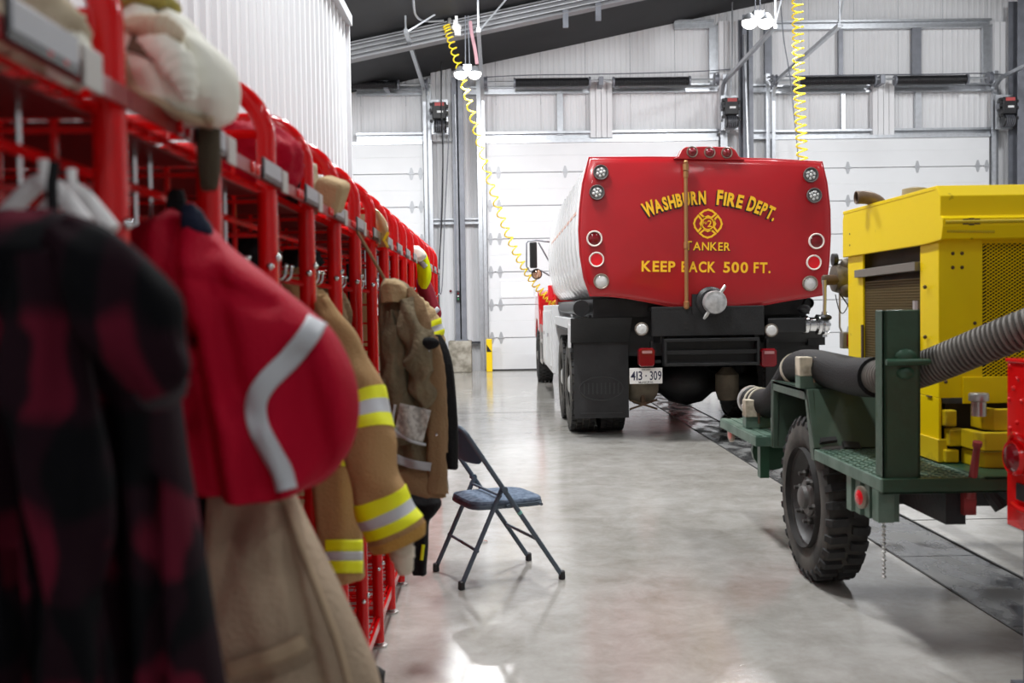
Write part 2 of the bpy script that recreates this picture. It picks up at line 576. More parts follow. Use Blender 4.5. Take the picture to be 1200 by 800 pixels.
cp = [P(484, -8, 15.5), P(485, 8, 16.2), P(488, 19, 17.2), P(498, 25, 18.2), P(520, 24, 18.25)]
m.tube(spline([list(p) for p in cp], 16), 0.02, 6)
m.build('bent_conduit', GALV, ceiling)

# enclosing walls that the photo does not show, plain
struct(MB().span((13, -5, 0), (13.2, 22.7, 8.4)).build('wall_right', LINER, smooth=False))
struct(MB().span((-7.2, -5.2, 0), (13.2, -5, 6.0)).build('wall_front', LINER, smooth=False))
m = MB(); m.span((-7.2, -5, 0), (-7.0, 22.7, 5.44))
struct(m.build('wall_far_left', LINER, smooth=False))


def ribbed(x0, x1, z0, ztop, pitch, depth, foot, crown):
    """one corrugated sheet in the XZ plane facing -Y, y measured toward the room"""
    pr = []
    x = x0
    while x < x1 - 1e-4:
        pr += [(x, 0), (x + (pitch - foot) / 2, 0), (x + (pitch - crown) / 2, depth), (x + (pitch + crown) / 2, depth), (x + (pitch + foot) / 2, 0)]
        x += pitch
    pr.append((x1, 0))
    return pr


# back wall: base plus one liner panel per metre
wall_back = struct(MB().span((-7.2, YW + 0.06, 0), (13.2, YW + 0.2, 5.9)).build('wall_back', LINER, smooth=False))
for k in range(20):
    x0 = -7.0 + k
    pr = ribbed(x0 + 0.004, x0 + 0.996, 0, 0, 0.124, 0.009, 0.06, 0.03)
    m = MB()
    zt = lambda x: roof_z(x) - 0.005
    m.grid([[(x, YW + 0.03 - d, 0.0) for x, d in pr], [(x, YW + 0.03 - d, zt(x)) for x, d in pr]])
    m.build('liner_panel', LINER, wall_back, smooth=False, solid=0.004)

# partition with white ribbed sheets along the racks
PXW = -1.34
wall_left = struct(MB().span((-5.5, -4.9, 0), (PXW - 0.05, 9.15, 4.0)).build('wall_left', WHITE, smooth=False))
pan = None
for k in range(15):
    y0 = -4.9 + k * 0.936
    if pan is None:
        pr = ribbed(0, 0.932, 0, 0, 0.1864, 0.022, 0.085, 0.05)
        m = MB()
        m.grid([[(PXW - 0.03 + d, y, 0.0) for y, d in pr], [(PXW - 0.03 + d, y, 4.02) for y, d in pr]])
        o = m.build('wall_sheet', WHITE, wall_left, smooth=False, solid=0.004)
        pan = o.data
        o.location.y = y0
    else:
        o = link('wall_sheet', pan, wall_left, solid=0.004)
        o.location.y = y0
MB().span((PXW - 0.1, -4.9, 3.98), (PXW + 0.045, 9.18, 4.07)).build('top_trim', mat('trim_grey', (0.45, 0.46, 0.48), 0.4), wall_left, smooth=False)
MB().span((PXW - 0.25, 9.15, 0), (PXW + 0.02, 9.19, 4.0)).build('corner_trim', WHITE, wall_left, smooth=False)

# ---------------------------------------------------------------- overhead doors
YD = 22.1
DOOR_Z = 5.09
hinge_me = None


def hinge_mesh():
    m = MB()
    for s in (1, -1):
        m.prism([(-0.05, 0, 0.012 * s), (0.05, 0, 0.012 * s), (0.018, 0, 0.13 * s), (-0.018, 0, 0.13 * s)], (0, -0.012, 0))
    m.box((0, -0.012, 0), (0.15, 0.024, 0.028))
    o = m.build('hinge', mat('hinge_grey', (0.42, 0.43, 0.45), 0.45, 0.3), None, smooth=False)
    me = o.data
    bpy.data.objects.remove(o)
    return me


hinge_me = hinge_mesh()


def overhead_door(n, x0, x1, pane=None):
    root = struct(bpy.data.objects.new('door_%d' % n, None))
    root.location = ((x0 + x1) / 2, YD, 0)
    COL.objects.link(root)
    ns = 7
    h = DOOR_Z / ns
    for k in range(ns):
        z0 = k * h
        m = MB()
        # sheet with a shallow recessed tongue at each joint and two pressed lines
        if k == 0:
            z0 += 0.02
        pr = [(z0, 0.0), (z0 + 0.01, -0.05), (z0 + h / 2 - 0.006, -0.05), (z0 + h / 2, -0.046), (z0 + h / 2 + 0.006, -0.05), (k * h + h - 0.012, -0.05), (k * h + h - 0.002, 0.0)]
        m.grid([[(x, YD + d, z) for z, d in pr] for x in (x0, x1)])
        m.span((x0, YD, z0), (x1, YD + 0.03, k * h + h - 0.002))
        sec = m.build('door_section', DOORW, root, smooth=False)
        if pane and k == pane[0]:
            MB().span((pane[1], YD - 0.062, pane[3]), (pane[2], YD - 0.048, pane[4])).build('pane', PANEW, sec, smooth=False)
            f = MB()
            a, b, c, d = pane[1:]
            for s in (((a - 0.04, c - 0.04), (b + 0.04, c)), ((a - 0.04, d), (b + 0.04, d + 0.04)), ((a - 0.04, c), (a, d)), ((b, c), (b + 0.04, d))):
                f.span((s[0][0], YD - 0.07, s[0][1]), (s[1][0], YD - 0.048, s[1][1]))
            f.build('pane_frame', DOORW, sec, smooth=False)
    for k in range(1, ns):
        for i in range(4):
            hx = x0 + 0.06 + i * (x1 - x0 - 0.12) / 3
            o = link('hinge', hinge_me, root)
            o.location = (hx, YD - 0.05, k * h)
            if i in (0, 3):
                o2 = link('hinge', hinge_me, root)
                o2.location = (hx + (0.2 if i == 0 else -0.2), YD - 0.05, k * h)
    # end stiles, top strut and weather seal
    MB().span((x0, YD - 0.085, DOOR_Z - 0.09), (x1, YD - 0.052, DOOR_Z - 0.02)).build('top_strut', GALV, root, smooth=False)
    MB().span((x0, YD - 0.05, 0.0), (x1, YD - 0.0, 0.03)).build('bottom_seal', BLACK, root, smooth=False)
    # vertical tracks, radius and the long inclined track towards the room
    for s, xe in ((-1, x0), (1, x1)):
        xt = xe + s * 0.06
        path = [(xt, YD - 0.13, 0.05), (xt, YD - 0.13, 5.83)]
        for a in range(1, 7):
            t = a / 6 * radians(86)
            path.append((xt, YD - 0.13 - 0.38 * (1 - cos(t)), 5.83 + 0.38 * sin(t)))
        path.append((xt, YD - 4.4, 6.28))
        mt = MB()
        mt.tube(path, 0.05, 4)
        mt.build('door_track', GALV, root, smooth=False)
        ma = MB()
        ma.span((xe + s * 0.11, YD - 0.06, 0), (xe + s * 0.20, YD + 0.1, 6.45))
        ma.build('track_jamb', GALV, root, smooth=False)
        mh = MB()
        p = path[-1]
        mh.bar((p[0], p[1], p[2]), (p[0], p[1], roof_z(p[0])), 0.022, 4)
        mh.bar((p[0], p[1] + 0.1, p[2]), (p[0] + 0.5, p[1] + 0.3, roof_z(p[0] + 0.5)), 0.02, 4)
        mh.build('track_hanger', GALV, root, smooth=False)
    return root


xd1 = P(498, 300, YD).x
xd2a, xd2b = P(572, 300, YD).x, P(842, 250, YD).x
xd3a, xd3b = P(908, 200, YD).x, P(1158, 190, YD).x
q0, q1 = P(588, 347, YD - 0.06), P(624, 330, YD - 0.06)
overhead_door(1, xd1 - 4.9, xd1)
overhead_door(2, xd2a, xd2b, (2, q0.x, q1.x, q0.z, q1.z))
overhead_door(3, xd3a, xd3b)

# ---------------------------------------------------------------- framing on the back wall
frame_root = struct(bpy.data.objects.new('trim_1', None))
frame_root.location = (2, YW, 0)
COL.objects.link(frame_root)


def rail(xa, ya, xb, yb, hh=0.11, m=GALV, depth=0.1, name='girt'):
    a, b = P(xa, ya, YW - 0.08), P(xb, yb, YW - 0.08)
    z = (a.z + b.z) / 2
    mb = MB()
    t = hh * 0.24
    mb.span((a.x, YW - 0.07, z - hh / 2 + t), (b.x, YW - 0.03, z + hh / 2 - t))
    mb.span((a.x, YW - depth - 0.08, z + hh / 2 - t), (b.x, YW - 0.03, z + hh / 2))
    mb.span((a.x, YW - depth - 0.05, z - hh / 2), (b.x, YW - 0.03, z - hh / 2 + t))
    return mb.build(name, m, frame_root, smooth=False)


rail(418, 162, 500, 161, 0.2); rail(568, 160, 842, 158, 0.2); rail(880, 158, 908, 158, 0.2); rail(908, 157.5, 1162, 156, 0.2)
rail(418, 108, 500, 107, 0.17); rail(545, 106, 840, 104, 0.17); rail(870, 104, 906, 104, 0.17); rail(906, 104.5, 1162, 103, 0.17)
rail(790, 29, 836, 29, 0.18); rail(908, 29, 1160, 29, 0.18)
rail(508, 260, 570, 259, 0.12); rail(540, 401, 568, 401, 0.05, GALVD)


def stud(x, y0, y1, w=0.14, m=GALV, name='stud', dep=0.12):
    a, b = P(x, y0, YW - 0.1), P(x, y1, YW - 0.1)
    mb = MB()
    mb.span((a.x - w / 2, YW - dep, b.z), (a.x + w / 2, YW - 0.02, a.z))
    return mb.build(name, m, frame_root, smooth=False)


stud(656, 105, 158, 0.13); stud(836, 30, 104, 0.2); stud(900, 30, 104, 0.16, GALVD); stud(985, 30, 95, 0.1, GALVD)
stud(1074, 30, 92, 0.2, GALVD); stud(1157, 30, 100, 0.2); stud(988, 106, 154, 0.09); stud(1076, 105, 153, 0.13)


def pad(xa, ya, xb, yb, name='bearing_pad'):
    a, b = P(xa, ya, YW - 0.18), P(xb, yb, YW - 0.18)
    mb = MB()
    w = (b.x - a.x)
    n = 4
    for i in range(n):
        x0 = a.x + w * i / n
        mb.span((x0 + 0.006, YW - 0.2, b.z), (x0 + w / n - 0.006, YW - 0.14, a.z))
    mb.span((a.x, YW - 0.15, b.z), (b.x, YW - 0.02, a.z))
    return mb.build(name, LINER, frame_root, smooth=False)


pad(691, 95, 718, 161); pad(1022, 94, 1048, 158); pad(842, 25, 868, 155); pad(1165, 26, 1191, 152); pad(504, 70, 530, 165)


# columns
def column(x0, x1, Y, z0, z1, m=GALVD, name='column'):
    mb = MB()
    w = x1 - x0
    mb.span((x0, Y - 0.2, z0), (x1, Y - 0.18, z1)).span((x0, Y + 0.18, z0), (x1, Y + 0.2, z1)).span((x0 + w / 2 - 0.015, Y - 0.2, z0), (x0 + w / 2 + 0.015, Y + 0.2, z1))
    mb.span((x0 - 0.02, Y - 0.21, z0), (x1 + 0.02, Y + 0.21, z0 + 0.03))
    return mb.build(name, m, frame_root, smooth=False)


ca, cb = P(533, 300, 21.85).x, P(545.5, 300, 21.85).x
pz = P(540, 399, 21.85).z
col_1 = column(ca, cb, 21.85, pz, roof_z(ca) - 0.3)
mb = MB(); mb.span((P(525.5, 415, 21.6).x, 21.6, 0), (P(552.5, 415, 21.6).x, 22.15, pz))
pier = mb.build('concrete_pier', CONC, frame_root, smooth=False, bevel=0.02)
ca, cb = P(868, 100, 21.85).x, P(880, 100, 21.85).x
column(ca, cb, 21.85, 0, roof_z(ca) - 0.3)
ca, cb = P(1187, 100, 21.7).x, P(1212, 100, 21.7).x
column(ca, cb, 21.7, 0, roof_z(ca) - 0.3, GALVD)
mb = MB()
a = P(537, 347, 21.62)
mb.box((a.x, 21.62, a.z), (0.08, 0.05, 0.24))
sw = mb.build('push_button_box', BLACK, frame_root, smooth=False, bevel=0.006)
for dz, mm in ((0.06, LENSR), (0, PLASTW), (-0.06, mat('green_button', (0.02, 0.35, 0.1), 0.4))):
    mb = MB(); mb.lathe([(0.018, 0), (0.018, 0.02), (0.012, 0.025)], (a.x, 21.595, a.z + dz), n=8, ax=(0, -1, 0))
    mb.build('button', mm, sw)
mb = MB(); mb.bar((a.x, 21.64, a.z + 0.12), (a.x, 21.64, 6.0), 0.014, 6); mb.build('switch_conduit', GALV, frame_root)
mb = MB(); q = P(528, 341, YW - 0.03); mb.lathe([(0.028, 0), (0.028, 0.03)], (q.x, YW, q.z), n=10, ax=(0, -1, 0)); mb.build('red_wall_knob', LENSR, frame_root)

# yellow track guard
ga, gb = P(570, 420, 21.7).x, P(577, 420, 21.7).x
gz = P(573, 397, 21.7).z
guard = tag(MB().span((ga, 21.66, 0), (gb, 21.8, gz)).build('track_guard', SAFETY, smooth=False, bevel=0.012),
            'yellow steel track guard on the floor, left edge of the middle overhead door', 'guard')
mb = MB(); mb.prism([(ga + 0.01, 21.658, gz - 0.12), (gb - 0.01, 21.658, gz - 0.28), (ga + 0.01, 21.658, gz - 0.28)], (0, -0.003, 0))
mb.build('hazard_mark', LBLACK, guard, smooth=False)

# ---------------------------------------------------------------- torsion springs on shafts
SHY = 21.75


def spring(root, xa, xb, y):
    a, b = P(xa, y, SHY), P(xb, y, SHY)
    L = b.x - a.x
    pr = []
    n = max(10, int(L / 0.035))
    for k in range(n):
        x = L * k / n
        pr += [(0.088, x), (0.1, x + L / n * 0.5)]
    pr = [(0.03, 0)] + pr + [(0.03, L)]
    sp = MB().lathe(pr, (a.x, SHY, a.z), 'X', 14).build('torsion_spring', BLACK, root)
    for xx in (a.x - 0.04, b.x):
        MB().lathe([(0.04, 0), (0.11, 0), (0.11, 0.04), (0.04, 0.04)], (xx, SHY, a.z), 'X', 12).build('spring_cone', GALVD, sp)


def shaft(xa, xb, y, label, springs):
    a, b = P(xa, y, SHY), P(xb, y, SHY)
    root = thing('spring_shaft', label, 'shaft', ((a.x + b.x) / 2, SHY, a.z), 'door spring shafts')
    MB().bar((a.x, SHY, a.z), (b.x, SHY, a.z), 0.022, 10).build('shaft', GALV, root)
    for x in (a.x + 0.12, b.x - 0.12):
        MB().lathe([(0.03, -0.05), (0.13, -0.05), (0.13, -0.03), (0.1, -0.03), (0.1, 0.03), (0.13, 0.03), (0.13, 0.05), (0.03, 0.05)],
                   (x, SHY, a.z), 'X', 18).build('cable_drum', GALVD, root)
    x = (a.x + b.x) / 2
    MB().span((x - 0.05, SHY - 0.06, a.z - 0.1), (x + 0.05, YW - 0.02, a.z + 0.08)).build('centre_bearing', GALVD, root, smooth=False)
    for s_ in springs:
        spring(root, *s_)
    return root


shaft(562, 846, 96.5, 'steel shaft with two black springs above the middle overhead door', [(604, 690, 97), (720, 807, 96)])
shaft(901, 1166, 94.5, 'steel shaft with two black springs above the right-hand overhead door', [(936, 1024, 95), (1050, 1132, 94)])
shaft(400, 505, 100, 'steel shaft with a black spring above the left overhead door, by the partition', [(408, 466, 100)])


# ---------------------------------------------------------------- door operators
def operator(x, y, label):
    a = P(x, y, 21.6)
    root = thing('door_operator', label, 'motor', (a.x, 21.6, a.z - 0.36), 'door operators')
    X, Z = a.x, a.z
    MB().box((X, 21.6, Z + 0.1), (0.3, 0.26, 0.36)).build('housing', BLACK, root, bevel=0.02)
    MB().lathe([(0.02, -0.13), (0.12, -0.13), (0.13, -0.1), (0.13, 0.1), (0.12, 0.13), (0.02, 0.13)], (X + 0.02, 21.58, Z - 0.22), 'X', 16).build('motor', BLACK, root)
    m = MB()
    for k in range(5):
        m.lathe([(0.125, 0), (0.14, 0.004), (0.14, 0.012), (0.125, 0.016)], (X - 0.07 + k * 0.04, 21.58, Z - 0.22), 'X', 14, close=False)
    m.build('cooling_fin', GALVD, root)
    MB().box((X + 0.01, 21.465, Z + 0.23), (0.2, 0.01, 0.07)).build('red_sticker', mat('sticker_red', (0.5, 0.08, 0.08), 0.5), root, smooth=False)
    MB().box((X + 0.02, 21.465, Z + 0.07), (0.13, 0.01, 0.045)).build('white_sticker', PLASTW, root, smooth=False)
    MB().box((X, 21.72, Z), (0.36, 0.06, 0.74)).build('mounting_plate', GALV, root, smooth=False)
    MB().lathe([(0.02, 0), (0.07, 0), (0.07, 0.03), (0.02, 0.03)], (X - 0.21, 21.6, Z + 0.1), 'X', 14).build('sprocket', GALVD, root)
    for dz in (-0.12, 0.1, 0.24):
        MB().box((X - 0.17, 21.52, Z + dz), (0.06, 0.1, 0.05)).build('bracket', CHASS, root, smooth=False)
        MB().box((X + 0.17, 21.52, Z + dz - 0.05), (0.05, 0.08, 0.06)).build('bracket', CHASS, root, smooth=False)
    return root


operator(515, 136, 'black electric door operator mounted on the left grey column')
operator(856, 131, 'black electric door operator above the tanker, beside the dark centre column')
operator(1180, 130, 'black electric door operator at the far right above the yellow machine')


# hand chains and cords beside the operators
def cord(name, label, pts, Y, r, m, cat='cord', n=24):
    path = spline([list(P(x, y, Y)) for x, y in pts], n)
    return tag(MB().tube(path, r, 6).build(name, m), label, cat)


cord('hand_chain', 'black hand chain loop hanging below the operator on the left column', [(520, 150), (518.5, 200), (516.5, 260), (515, 330), (516, 345), (518.5, 330), (521, 260), (524, 200), (526.5, 150)], 21.5, 0.012, GALVD, 'chain')
cord('power_cord', 'black power cord running up past the left column operator to the rafter', [(516, 395), (514, 330), (518, 250), (519, 180), (517, 110), (518.5, 45), (521, 36)], 21.35, 0.016, BLACK)
cord('pull_rope', 'thin grey door rope hanging slack between the centre track and the yellow coil hose', [(914, -10), (916, 20), (919, 50), (925, 85), (930, 130), (936, 190), (939, 240)], 20.6, 0.012, GALVD)
cord('grey_conduit', 'slim grey conduit rising from the centre operator to the roof', [(856, 112), (858, 60), (858, 0), (858, -30)], 21.6, 0.018, GALV, 'pipe')
cord('wall_pipe', 'slim pipe on the wall running above the middle door springs to the centre column', [(560, 91), (620, 88), (700, 87), (780, 85), (830, 83), (856, 81)], 22.0, 0.012, GALVD, 'pipe')
cord('wall_pipe', 'slim pipe on the wall above the right-hand door springs', [(900, 90), (1000, 88), (1100, 87), (1150, 86), (1185, 88)], 22.0, 0.014, GALVD, 'pipe')
cord('column_glint', 'pale tube added in place of a lamp reflection on the centre column', [(873, 40), (874.5, 100), (877, 180), (879, 260)], 21.6, 0.03, GALV, 'pipe')  # tube stands in for the bright lamp reflection on the galvanised column
cord('pink_strap', 'faded pink strap hanging from the rafter behind the left lamp', [(551, 25), (553, 40), (557, 60), (559, 75)], 18.3, 0.035, PINK, 'strap')


# ---------------------------------------------------------------- coil hoses
def coil_hose(label, pts, turns, R, r):
    path = [Vector(p) for p in spline(pts, turns * 10)]
    n = len(path)
    out = []
    for i, p in enumerate(path):
        t = (path[min(i + 1, n - 1)] - path[max(i - 1, 0)]).normalized()
        u = t.cross(Vector((0, 1, 0))).normalized()
        w = t.cross(u)
        a = 2 * pi * turns * i / (n - 1)
        out.append(p + (u * cos(a) + w * sin(a)) * R)
    root = thing('coil_hose', label, 'hose', path[-1], 'yellow coil hoses')
    MB().tube(out, r, 6).build('coil', COILY, root)
    MB().lathe([(0.02, 0), (0.035, 0.01), (0.035, 0.1), (0.02, 0.12)], out[0], n=8, ax=(0, 0, 1)).build('connector', STEEL, root)
    return root


coil_hose('yellow coil hose drooping from the rafter past the left lamp down to the tanker cab',
          [list(P(523, 30, 18.3)), list(P(529, 50, 18.3)), list(P(543, 95, 18.1)), list(P(560, 160, 17.9)), list(P(580, 232, 17.7)),
           list(P(602, 290, 17.5)), list(P(625, 330, 17.3)), list(P(645, 352, 17.2)), list(P(655, 362, 17.2))], 40, 0.062, 0.013)
coil_hose('yellow coil hose hanging straight down behind the right side of the tanker',
          [list(P(934, -20, 15.2)), list(P(935, 40, 15.2)), list(P(937, 110, 15.2)), list(P(940, 185, 15.2)), list(P(943, 270, 15.2))], 32, 0.08, 0.013)
q = P(535, 32, 18.3)
reel = tag(MB().sphere(q, 0.09, 10, (1, 0.8, 0.9)).box((q.x + 0.02, q.y, q.z - 0.1), (0.11, 0.08, 0.1)).lathe([(0.03, 0), (0.08, 0), (0.08, 0.05), (0.03, 0.05)], (q.x - 0.05, q.y, q.z + 0.06), 'X', 12).box((q.x, q.y, q.z + 0.13), (0.05, 0.05, 0.14)).build('hose_bracket', PLASTW),
           'small white hose bracket on the rafter at the top of the drooping coil hose', 'bracket')


# ---------------------------------------------------------------- the two lamps in view
def pendant(label, x, y, Y, heads, top, power):
    c = P(x, y, Y)
    root = thing('pendant_lamp', label, 'lamp', c, 'twin pendant lamps')
    MB().box((c.x, c.y, c.z + 0.05), (0.16, 0.16, 0.14)).build('driver_box', GALV, root, smooth=False, bevel=0.01)
    MB().box((c.x, c.y, c.z + 0.01), (heads * 2 + 0.1, 0.05, 0.04)).build('crossbar', GALV, root, smooth=False)
    for s in (-1, 1):
        hd = MB().lathe([(0.03, 0.1), (0.06, 0.08), (0.115, 0.0), (0.12, -0.02), (0.11, -0.02), (0.09, 0.02)], (c.x + s * heads, c.y, c.z), 'Z', 20).build('reflector', GALV, root)
        MB().sphere((c.x + s * heads, c.y, c.z - 0.04), 0.115, 14, (1.05, 1.05, 0.85)).build('bulb', LEDW, hd)
        MB().bar((c.x + s * heads * 0.3, c.y, c.z + 0.1), (c.x + s * heads * 0.2, c.y, top), 0.01, 5).build('hanger_chain', GALVD, root)
    o = lamp('pendant_lamp_light', (c.x, c.y, c.z - 0.25), 0.9, 0.35, power)
    o.parent = root
    o.matrix_parent_inverse = Matrix.Translation(-root.location)


pendant('twin pendant lamp glowing in front of the yellow coil hose near the left column', 548, 84, 18.0, 0.125, 6.62, 200)
pendant('twin pendant lamp glowing above the centre column and the tanker', 888, 23, 15.0, 0.12, roof_z(3.7) - 0.05, 400)
# ================================================================ GEAR RACKS
RXF = -0.522                                 # centre of front posts
RXB = -1.13
RP = 0.457
RY0 = 1.36
RTOP = 1.915
PR = 0.0225


def rack_parts(y, root, first=False):
    """one bay: the upright arch at y and everything up to the previous upright (y - RP)"""
    R = 0.125
    path = [(RXF, y, 0.02), (RXF, y, RTOP - R)]
    for k in range(1, 8):
        a = k / 8 * pi / 2
        path.append((RXF - R * (1 - cos(a)), y, RTOP - R + R * sin(a)))
    path += [(RXF - R, y, RTOP), (RXB + R, y, RTOP)]
    for k in range(1, 8):
        a = k / 8 * pi / 2
        path.append((RXB + R - R * sin(a), y, RTOP - R * (1 - cos(a))))
    path += [(RXB, y, RTOP - R), (RXB, y, 0.02)]
    up = MB().tube(path, PR, 12).build('upright', RED, root)
    for x in (RXF, RXB):
        MB().lathe([(0.005, 0), (0.035, 0.0), (0.035, 0.008), (0.012, 0.012), (0.012, 0.03)], (x, y, 0.0), 'Z', 10).build('foot', STEEL, up)
    m = MB()
    for z in (1.52, 0.95, 0.35):
        m.sphere((RXF + PR, y - 0.006, z), 0.009, 8)
        m.sphere((RXF + 0.008, y - PR, z - 0.02), 0.009, 8)
    m.build('bolt', CHROME, up)
    # side grid
    m = MB()
    w = 0.0028
    for k in range(20):
        z = 0.2 + k * 0.0762
        m.box(((RXF + RXB) / 2, y, z), (RXF - RXB, 0.008, 0.008))
    for k in range(1, 8):
        x = RXB + (RXF - RXB) * k / 8
        m.box((x, y + 0.004, 0.95), (0.008, 0.008, 1.56))
    m.build('side_grid', RED, root, smooth=False, kind='stuff')
    for z in (0.14, 1.24, 1.68, 1.80):
        MB().bar((RXF, y, z), (RXB, y, z), 0.011, 6).build('cross_rail', RED, root)
    yc, y0, y1 = y - RP / 2, y - RP + 0.02, y - 0.02
    # shelves
    for z, nm in ((1.675, 'top_shelf'), (0.13, 'bottom_shelf')):
        m = MB()
        for k in range(13):
            x = RXB + 0.02 + (RXF - RXB - 0.03) * k / 12
            m.box((x, yc, z), (0.0065, RP - 0.01, 0.0065))
        for k in range(7):
            yy = y0 + (y1 - y0) * k / 6
            m.box(((RXF + RXB) / 2, yy, z - 0.006), (RXF - RXB, 0.0065, 0.0065))
        m.build(nm, RED, root, smooth=False)
    # front rails
    m = MB()
    m.box((RXF + 0.026, yc, 1.688), (0.006, RP - 0.004, 0.026))
    m.build('front_rail', mat('dark_red_rail', (0.25, 0.005, 0.006), 0.35), root, smooth=False)
    MB().box((RXF + 0.006, yc, 0.11), (0.012, RP - 0.05, 0.035)).build('bottom_rail', RED, root, smooth=False)
    for dy in (-0.25, -0.21):
        MB().lathe([(0.003, 0), (0.012, 0.0), (0.012, 0.004), (0.006, 0.006)], (RXF + 0.029, y + dy, 1.69), n=8, ax=(1, 0, 0)).build('rail_bolt', RED, root)
    # label holder beside the upright, small tag over it
    lh = MB().box((RXF + 0.032, y - 0.09, 1.700), (0.005, 0.17, 0.046)).build('label_holder', mat('label_holder_black', (0.02, 0.02, 0.022), 0.4), root, smooth=False, bevel=0.002)
    MB().box((RXF + 0.0355, y - 0.09, 1.704), (0.002, 0.158, 0.032)).build('label_insert', LABELG, lh, smooth=False)
    MB().box((RXF + 0.033, y + 0.035, 1.695), (0.006, 0.055, 0.05)).build('number_tag', mat('tag_grey', (0.50, 0.48, 0.45), 0.5), root, smooth=False, bevel=0.002)
    # hanging rail and hooks
    MB().bar((RXF - 0.06, y - RP, 1.60), (RXF - 0.06, y, 1.60), 0.008, 6).build('hanging_rail', RED, root)
    MB().bar((RXF - 0.30, y - RP, 1.60), (RXF - 0.30, y, 1.60), 0.008, 6).build('hanging_rail', RED, root)
    MB().bar((RXF, y - 0.01, 1.47), (RXB, y - RP * 0.5, 1.60), 0.009, 6).build('brace', RED, root)
    hk = []
    for yy in (y - 0.13, y - 0.20):
        m = MB()
        x = RXF - 0.06
        m.tube([(x, yy, 1.66), (x, yy, 1.50)] + [(x + 0.022 - 0.022 * cos(t), yy, 1.50 - 0.022 * sin(t)) for t in [k * pi / 8 for k in range(1, 8)]] + [(x + 0.044, yy, 1.51)], 0.0042, 6)
        m.sphere((x + 0.044, yy, 1.512), 0.007, 8)
        m.build('hook', CHROME, root)
    MB().span((RXB - 0.012, y - RP + 0.004, 0.1), (RXB - 0.008, y - 0.004, 1.66)).build('back_sheet', mat('dark_red_sheet', (0.12, 0.004, 0.005), 0.5), root, smooth=False)  # solid sheet added behind the wires to keep the bay dark
    MB().span((RXB + 0.01, y0, 1.660), (RXF - 0.015, y1, 1.664)).build('shelf_shade_sheet', mat('dark_red_sheet', (0.12, 0.004, 0.005), 0.5), root, smooth=False)  # solid sheet added below the shelf wires to shade the bay
    # back grid
    m = MB()
    for k in range(22):
        m.box((RXB, yc, 0.16 + k * 0.0762), (0.005, RP, 0.005))
    for k in range(6):
        m.box((RXB, y0 + (y1 - y0) * k / 5, 0.95), (0.005, 0.005, 1.62))
    m.build('back_grid', RED, root, smooth=False, kind='stuff')


ORD = ['nearest', 'second', 'third', 'fourth', 'fifth', 'sixth', 'seventh', 'eighth', 'ninth', 'tenth', 'eleventh', 'twelfth',
       'thirteenth', 'fourteenth', 'fifteenth', 'last and farthest']
extra = [', plaid jacket hanging in it', ', crimson jacket hanging in it', ', below the cream hood', ', crimson coat on top',
         ', tan sleeve beside it', '', '', ', beside the olive lining', '', '', '', '', '', '', '', ', next to the lime vest']
rack0 = thing('gear_rack', ORD[0] + ' red tube rack bay in the row' + extra[0], 'gear rack', (RXF, RY0, 0), 'row of red gear racks')
rack_parts(RY0, rack0)
for k in range(1, 16):
    copy_tree(rack0, (0, RP * k, 0), ORD[k] + ' red tube rack bay from the camera end' + extra[k])

# the nearest bay wears its label a little farther from the upright
for c_ in rack0.children:
    if c_.name.startswith('label_holder') or c_.name.startswith('number_tag'):
        c_.location.y -= 0.17
# ================================================================ TANKER TRUCK
YT = 10.15
tk = thing('tanker_truck', 'red and silver fire department tanker truck seen from behind, parked on the concrete', 'truck', (2.1, 14.0, 0))
PPM = FPX / YT                                        # pixels per metre on the tail plane
TC = P(829, 270, YT)
RL = radians(1.75)


def TF(u, v, d=0.0):
    """tail plane frame: u right, v up (metres from the panel centre), d towards the viewer"""
    return TC + Vector((u * cos(RL) + v * sin(RL), -d, -u * sin(RL) + v * cos(RL)))


outline_px = [(690.5, 185), (760, 184.5), (829, 185), (900, 186.5), (964, 190), (969, 214), (972.5, 245), (973, 275), (971.5, 305), (968, 335), (964, 345),
              (945, 348), (920, 352), (893, 357), (868, 361.5), (840, 363.5), (812, 362.5), (785, 358.5), (760, 353), (735, 348.5), (712, 346), (692, 346),
              (685, 325), (680.5, 298), (679, 270), (680, 245), (683.5, 215)]
out_w = [P(x, y, YT) for x, y in outline_px]
cen = sum(out_w, Vector()) / len(out_w)


def shrink(pts, k, dy, kz=None):
    return [Vector((cen.x + (p.x - cen.x) * k, p.y + dy, cen.z + (p.z - cen.z) * (kz or k))) for p in pts]


# barrel: rings with seam bands
barrel_px = [(691, 188), (760, 186), (829, 186), (900, 188), (963, 192), (969, 218), (972, 245), (972.5, 275), (971, 305), (967, 332), (955, 346),
             (900, 349), (829, 350), (760, 348), (703, 346), (690, 332), (684, 310), (680.5, 285), (680, 262), (682, 235), (685.5, 210)]
bw = [P(x, y, YT) for x, y in barrel_px]
LT = 6.6
bc = sum(bw, Vector()) / len(bw)


def bring(dy, k=1.0):
    return [Vector((bc.x + (p.x - bc.x) * k, p.y + dy, bc.z + (p.z - bc.z) * k)) for p in bw]


rings = [bring(0.03)]
for i in range(1, 12):
    y = 0.55 * i
    rings += [bring(y - 0.03), bring(y - 0.022, 1.007), bring(y + 0.022, 1.007), bring(y + 0.03)]
rings += [bring(LT), bring(LT + 0.12, 0.9)]
MB().loft(rings).build('tank', ALU, tk, ang=50)
